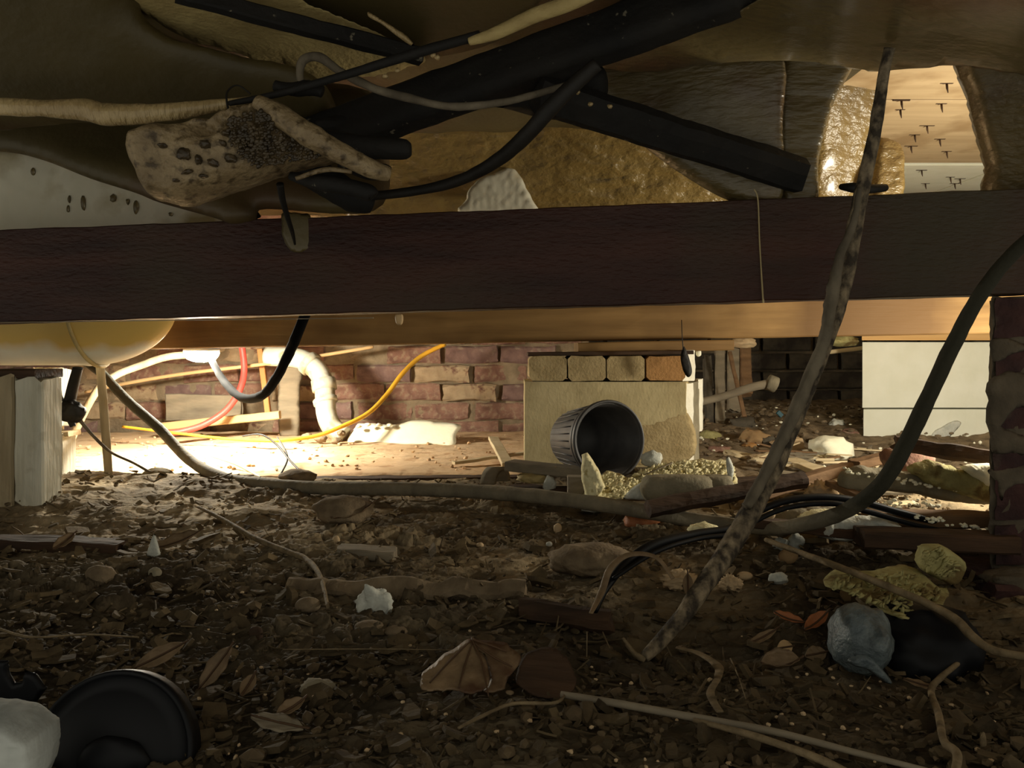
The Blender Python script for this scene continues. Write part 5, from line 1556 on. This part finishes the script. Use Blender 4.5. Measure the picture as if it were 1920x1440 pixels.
names = {'gstone': 'grey mortar', 'ofoam': 'olive foam', 'brickg': 'dark grey stone', 'bstone': 'brown rounded stone', 'dirt': 'earth coloured', 'wfoam': 'white plaster', 'cream': 'cream foam', 'yfoam': 'yellow foam', 'tstone': 'tan stone', 'brick': 'broken red brick',
         'palewood': 'pale wood', 'orange': 'orange brick'}
szn = lambda w: 'small' if w < 27 else ('middling' if w < 42 else 'large')
seen = {}
for k, (px, py, w, h, m_) in enumerate(heap):
    Y = (CH - 0.075 + 0.05 * (py - 770) / 110) * F / (py + h / 2 - HZ)
    Y = min(Y, 3.35)
    wh = 'next to the block pier end' if px < 1375 else ('beneath the leaning boards' if px < 1425 else ('in the middle' if px < 1510 else 'beside the white block pier'))
    hh = ', higher up' if py < 808 else (', low in front' if py > 848 else '')
    lab = '%s %s piece %s of rubble heap%s' % (szn(w), names[m_], wh, hh)
    V, Fc = lump_mesh(at(px, py, Y), (w * Y / F / 2, w * Y / F * .4, h * Y / F / 2), sub=3, amp=.45, seed=k + 40, boxy=.5, freq=2.0, rot=rr.uniform(-.4, .4), tilt=rr.uniform(-.25, .25), crumb=.12)
    mk('rubble_piece', V, Fc, M[m_], label=lab, cat='rubble', group='rubble pieces in the heap before grey wall')
V, Fc = plank_mesh(at(1458, 772, 2.62), at(1466, 780, 2.62), 0.01, 0.014, nseg=2)
mk('plastic_shard', V, Fc, M['teal'], smooth=False, label='tiny teal plastic shard on the rubble heap', cat='shard')
# heap base
grid_surface('rubble_bed', 0.42, 1.9, 2.0, 3.58, 110, 110, lambda x, y: np.minimum(0.03 + 0.085 * sstep(2.0, 3.1, y) + 0.028 * np.abs(fbm(np.c_[x, y, x * 0] * 18, 4, 5)), .2) - 0.05 * (1 - sstep(0.42, .55, x)), M['dirt'], thick=.05,
             label='heap of earth and crushed rubble below grey wall', kind='stuff')
# posts in front of the grey wall
for k, (xa, xb, yt, yb_, mt, lab) in enumerate(((1340, 1358, 655, 800, 'greywood', 'grey upright slab beside the block pier, widest of the leaning boards'), (1362, 1385, 655, 770, 'greywood', 'grey weathered upright board behind the rubble'),
                                               (1386, 1406, 650, 740, 'redwood', 'reddish brown upright board against the grey wall'), (1318, 1332, 670, 800, 'brickg', 'dark upright stone strip next to block pier end'))):
    stick3('upright_board', ((xa + xb) / 2 + k * 2, yb_, 2.75), ((xa + xb) / 2, yt, 2.85), (xb - xa) * 2.8 / F, .03, M[mt], lab, 'board', up=(0, 1, 0), rough=.004, nseg=16, seed=k, cut=.01)
stick3('stick', (1368, 660, 2.7), (1396, 782, 2.62), .012, .014, M['redwood'], 'thin orange brown stick leaning over the grey boards', 'stick', up=(0, 1, 0), rough=.002)
T('pipe', [(1310, 755, 2.4, 14), (1360, 742, 2.42, 15), (1410, 726, 2.44, 16), (1452, 718, 2.45, 18)], M['greywood'], label='dusty pipe with a collar slanting up from the block pier', cat='pipe', ns=12)
dp = [o for o in COL.objects if o.get('label') == 'dusty pipe with a collar slanting up from the block pier'][0]
T('collar', [(1440, 716, 2.44, 30), (1455, 722, 2.44, 30)], M['gstone'], parent=dp, n=2, ns=12)
T('pipe', [(1540, 662, 2.75, 8), (1590, 656, 2.75, 8), (1625, 652, 2.75, 8)], M['palewood'], label='short pale rod beneath the beam by white blocks', cat='rod')
L_('foam_piece', 1580, 640, 60, 20, M['ofoam'], 'foam dab under beam by the pale rod', 'foam piece', Y=2.6, sub=3, amp=.4)
L_('foam_piece', 1395, 643, 40, 18, M['tstone'], 'mortar dab at the top of the upright boards', 'mortar', Y=2.6, sub=3, amp=.5, crumb=.3)
L_('foam_piece', 1310, 662, 10, 14, M['cream'], 'little cream dab on corner of block pier packer', 'mortar', Y=1.95, sub=2, amp=.3)


# ------------------------------------------------------------------ uncountable litter
def litter(name, count, seed, smin, smax, mt, ymin, ymax, label, twig=False):
    rg = np.random.RandomState(seed)
    V, Fc, tn = [], [], []
    py = rg.uniform(900, 1480, count * 2)
    Ys = (CH - 0.02) * F / (py - HZ)
    Ys = Ys[(Ys > ymin) & (Ys < ymax)][:count]
    Xs = rg.uniform(-1, 1, len(Ys)) * (0.66 * Ys + .05)
    Z = gbase(Xs, Ys) + 0.009
    for x, y, z in zip(Xs, Ys, Z):
        s = rg.uniform(smin, smax) * (0.6 + 0.5 * y)
        if twig:
            L, w, h = s * 3, s * 0.10, s * 0.10
        else:
            L, w, h = s, s * rg.uniform(.3, .8), s * rg.uniform(.06, .25)
        Mx = Matrix.Rotation(rg.uniform(0, 6.28), 3, 'Z') @ Matrix.Rotation(rg.normal(0, .25 if twig else .38), 3, 'Y') @ Matrix.Rotation(rg.normal(0, .4), 3, 'X')
        b0 = len(V)
        tcol = rg.uniform(.55, 1.0) * (0.62 + 0.45 * min(1, max(0, (y - .8) / .8)))  # litter tone painted darker towards the front, like the soil's falloff
        bend = rg.uniform(-.2, .35) * L
        for i, u in enumerate((-.5, 0, .5)):
            k = (1.0 if i == 1 else rg.uniform(.3, .95))
            for (a, c_) in ((-.5, -.5), (.5, -.5), (.5, .5), (-.5, .5)):
                v = Mx @ Vector((u * L, a * w * k, c_ * h + (bend if i != 1 else 0) * .4))
                V.append((x + v.x, y + v.y, z + v.z + h * .3)); tn.append(tcol)
        for i in range(2):
            for k in range(4):
                a = b0 + i * 4 + k; b = b0 + i * 4 + (k + 1) % 4
                Fc.append((a, b, b + 4, a + 4))
        Fc.append((b0, b0 + 3, b0 + 2, b0 + 1)); Fc.append((b0 + 8, b0 + 9, b0 + 10, b0 + 11))
    o = mk(name, V, Fc, mt, label=label, kind='stuff', smooth=False)
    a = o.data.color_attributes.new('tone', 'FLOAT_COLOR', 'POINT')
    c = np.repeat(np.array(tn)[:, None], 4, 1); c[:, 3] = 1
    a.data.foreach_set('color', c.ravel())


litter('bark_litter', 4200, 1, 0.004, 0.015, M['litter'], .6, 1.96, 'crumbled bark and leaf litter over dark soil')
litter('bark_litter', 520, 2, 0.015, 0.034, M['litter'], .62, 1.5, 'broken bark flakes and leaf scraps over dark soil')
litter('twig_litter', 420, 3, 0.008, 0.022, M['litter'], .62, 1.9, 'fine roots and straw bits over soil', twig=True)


def pebbles(name, count, seed, smin, smax, mt, label, box=None, Yr=None):
    rg = np.random.RandomState(seed)
    V0, F0 = ICO[1]
    Vs, Fs = [], []
    n = 0
    while n < count:
        if box:
            x = rg.uniform(box[0], box[1]); y = rg.uniform(box[2], box[3]); z = box[4](x, y)
        else:
            py = rg.uniform(905, 1460); y = (CH - .02) * F / (py - HZ); x = rg.uniform(-1, 1) * .66 * y; z = gz(x, y) + .012
        s = rg.uniform(smin, smax)
        q = V0 * np.array([s, s * rg.uniform(.6, 1), s * rg.uniform(.4, .8)]) * (1 + .25 * rg.uniform(-1, 1, (len(V0), 1)))
        a = rg.uniform(0, 6.28)
        q = q @ np.array([[math.cos(a), -math.sin(a), 0], [math.sin(a), math.cos(a), 0], [0, 0, 1]])
        Vs.append(q + np.array([x, y, z])); Fs += [tuple(i + n * len(V0) for i in f) for f in F0]
        n += 1
    mk(name, np.concatenate(Vs), Fs, mt, label=label, kind='stuff', smooth=False)


pebbles('gravel', 170, 5, .0014, .0034, M['tstone'], 'small pale grit and shell bits in soil')
pebbles('gravel', 420, 6, .002, .0055, M['soilclod'], 'small earth crumbs in soil')
pebbles('clods', 90, 16, .005, .012, M['soilclod'], 'crumbly earth clods scattered over the soil')
pebbles('gravel', 800, 7, .003, .013, M['dirt'], 'crushed mortar bits on the rubble heap', box=(.45, 1.8, 1.45, 3.2, lambda x, y: (gz(x, y) + .01) if y < 2.0 else .045 + .085 * float(sstep(2.0, 3.1, np.array(y)))))
pebbles('gravel', 130, 8, .003, .008, M['cream'], 'white plaster bits on the rubble heap', box=(.45, 1.6, 1.35, 3.1, lambda x, y: (gz(x, y) + .012) if y < 2.0 else .05 + .085 * float(sstep(2.0, 3.1, np.array(y)))))
pebbles('gravel', 260, 9, .003, .008, M['sand'], 'loose grains on the sand bed', box=(-1.9, 0.05, 2.1, 3.0, lambda x, y: .033))


def slivers(name, n, seed, mt, label):
    rg = np.random.RandomState(seed)
    Vs, Fs = [], []
    b0 = 0
    for k in range(n):
        y = rg.uniform(1.35, 2.3)
        x = rg.uniform(.28, .46) * y * 1.0 + .05
        z = gz(x, y) + .02 + (0.085 * float(sstep(2.0, 3.1, np.array(y))) + .015 if y > 2 else 0)
        a = rg.uniform(-.6, .6) + (math.pi / 2 if rg.rand() < .2 else 0)
        L = rg.uniform(.015, .05)
        d = Vector((math.cos(a), math.sin(a), rg.normal(0, .12))) * L
        V, Fc = plank_mesh(Vector((x, y, z)) - d, Vector((x, y, z)) + d, rg.uniform(.006, .016), rg.uniform(.003, .007), nseg=2, bev=.1, seed=k, cut=.008)
        Vs.append(V); Fs += [tuple(i + b0 for i in f) for f in Fc]; b0 += len(V)
    mk(name, np.concatenate(Vs), Fs, mt, label=label, kind='stuff', smooth=False)


slivers('wood_chips', 46, 3, M['palewood'], 'pale wood chips among the rubble by white block pier')
slivers('wood_chips', 50, 4, M['greywood'], 'grey wood chips among the rubble by white block pier')
slivers('wood_chips', 30, 5, M['redwood'], 'brown wood chips among the rubble by white block pier')
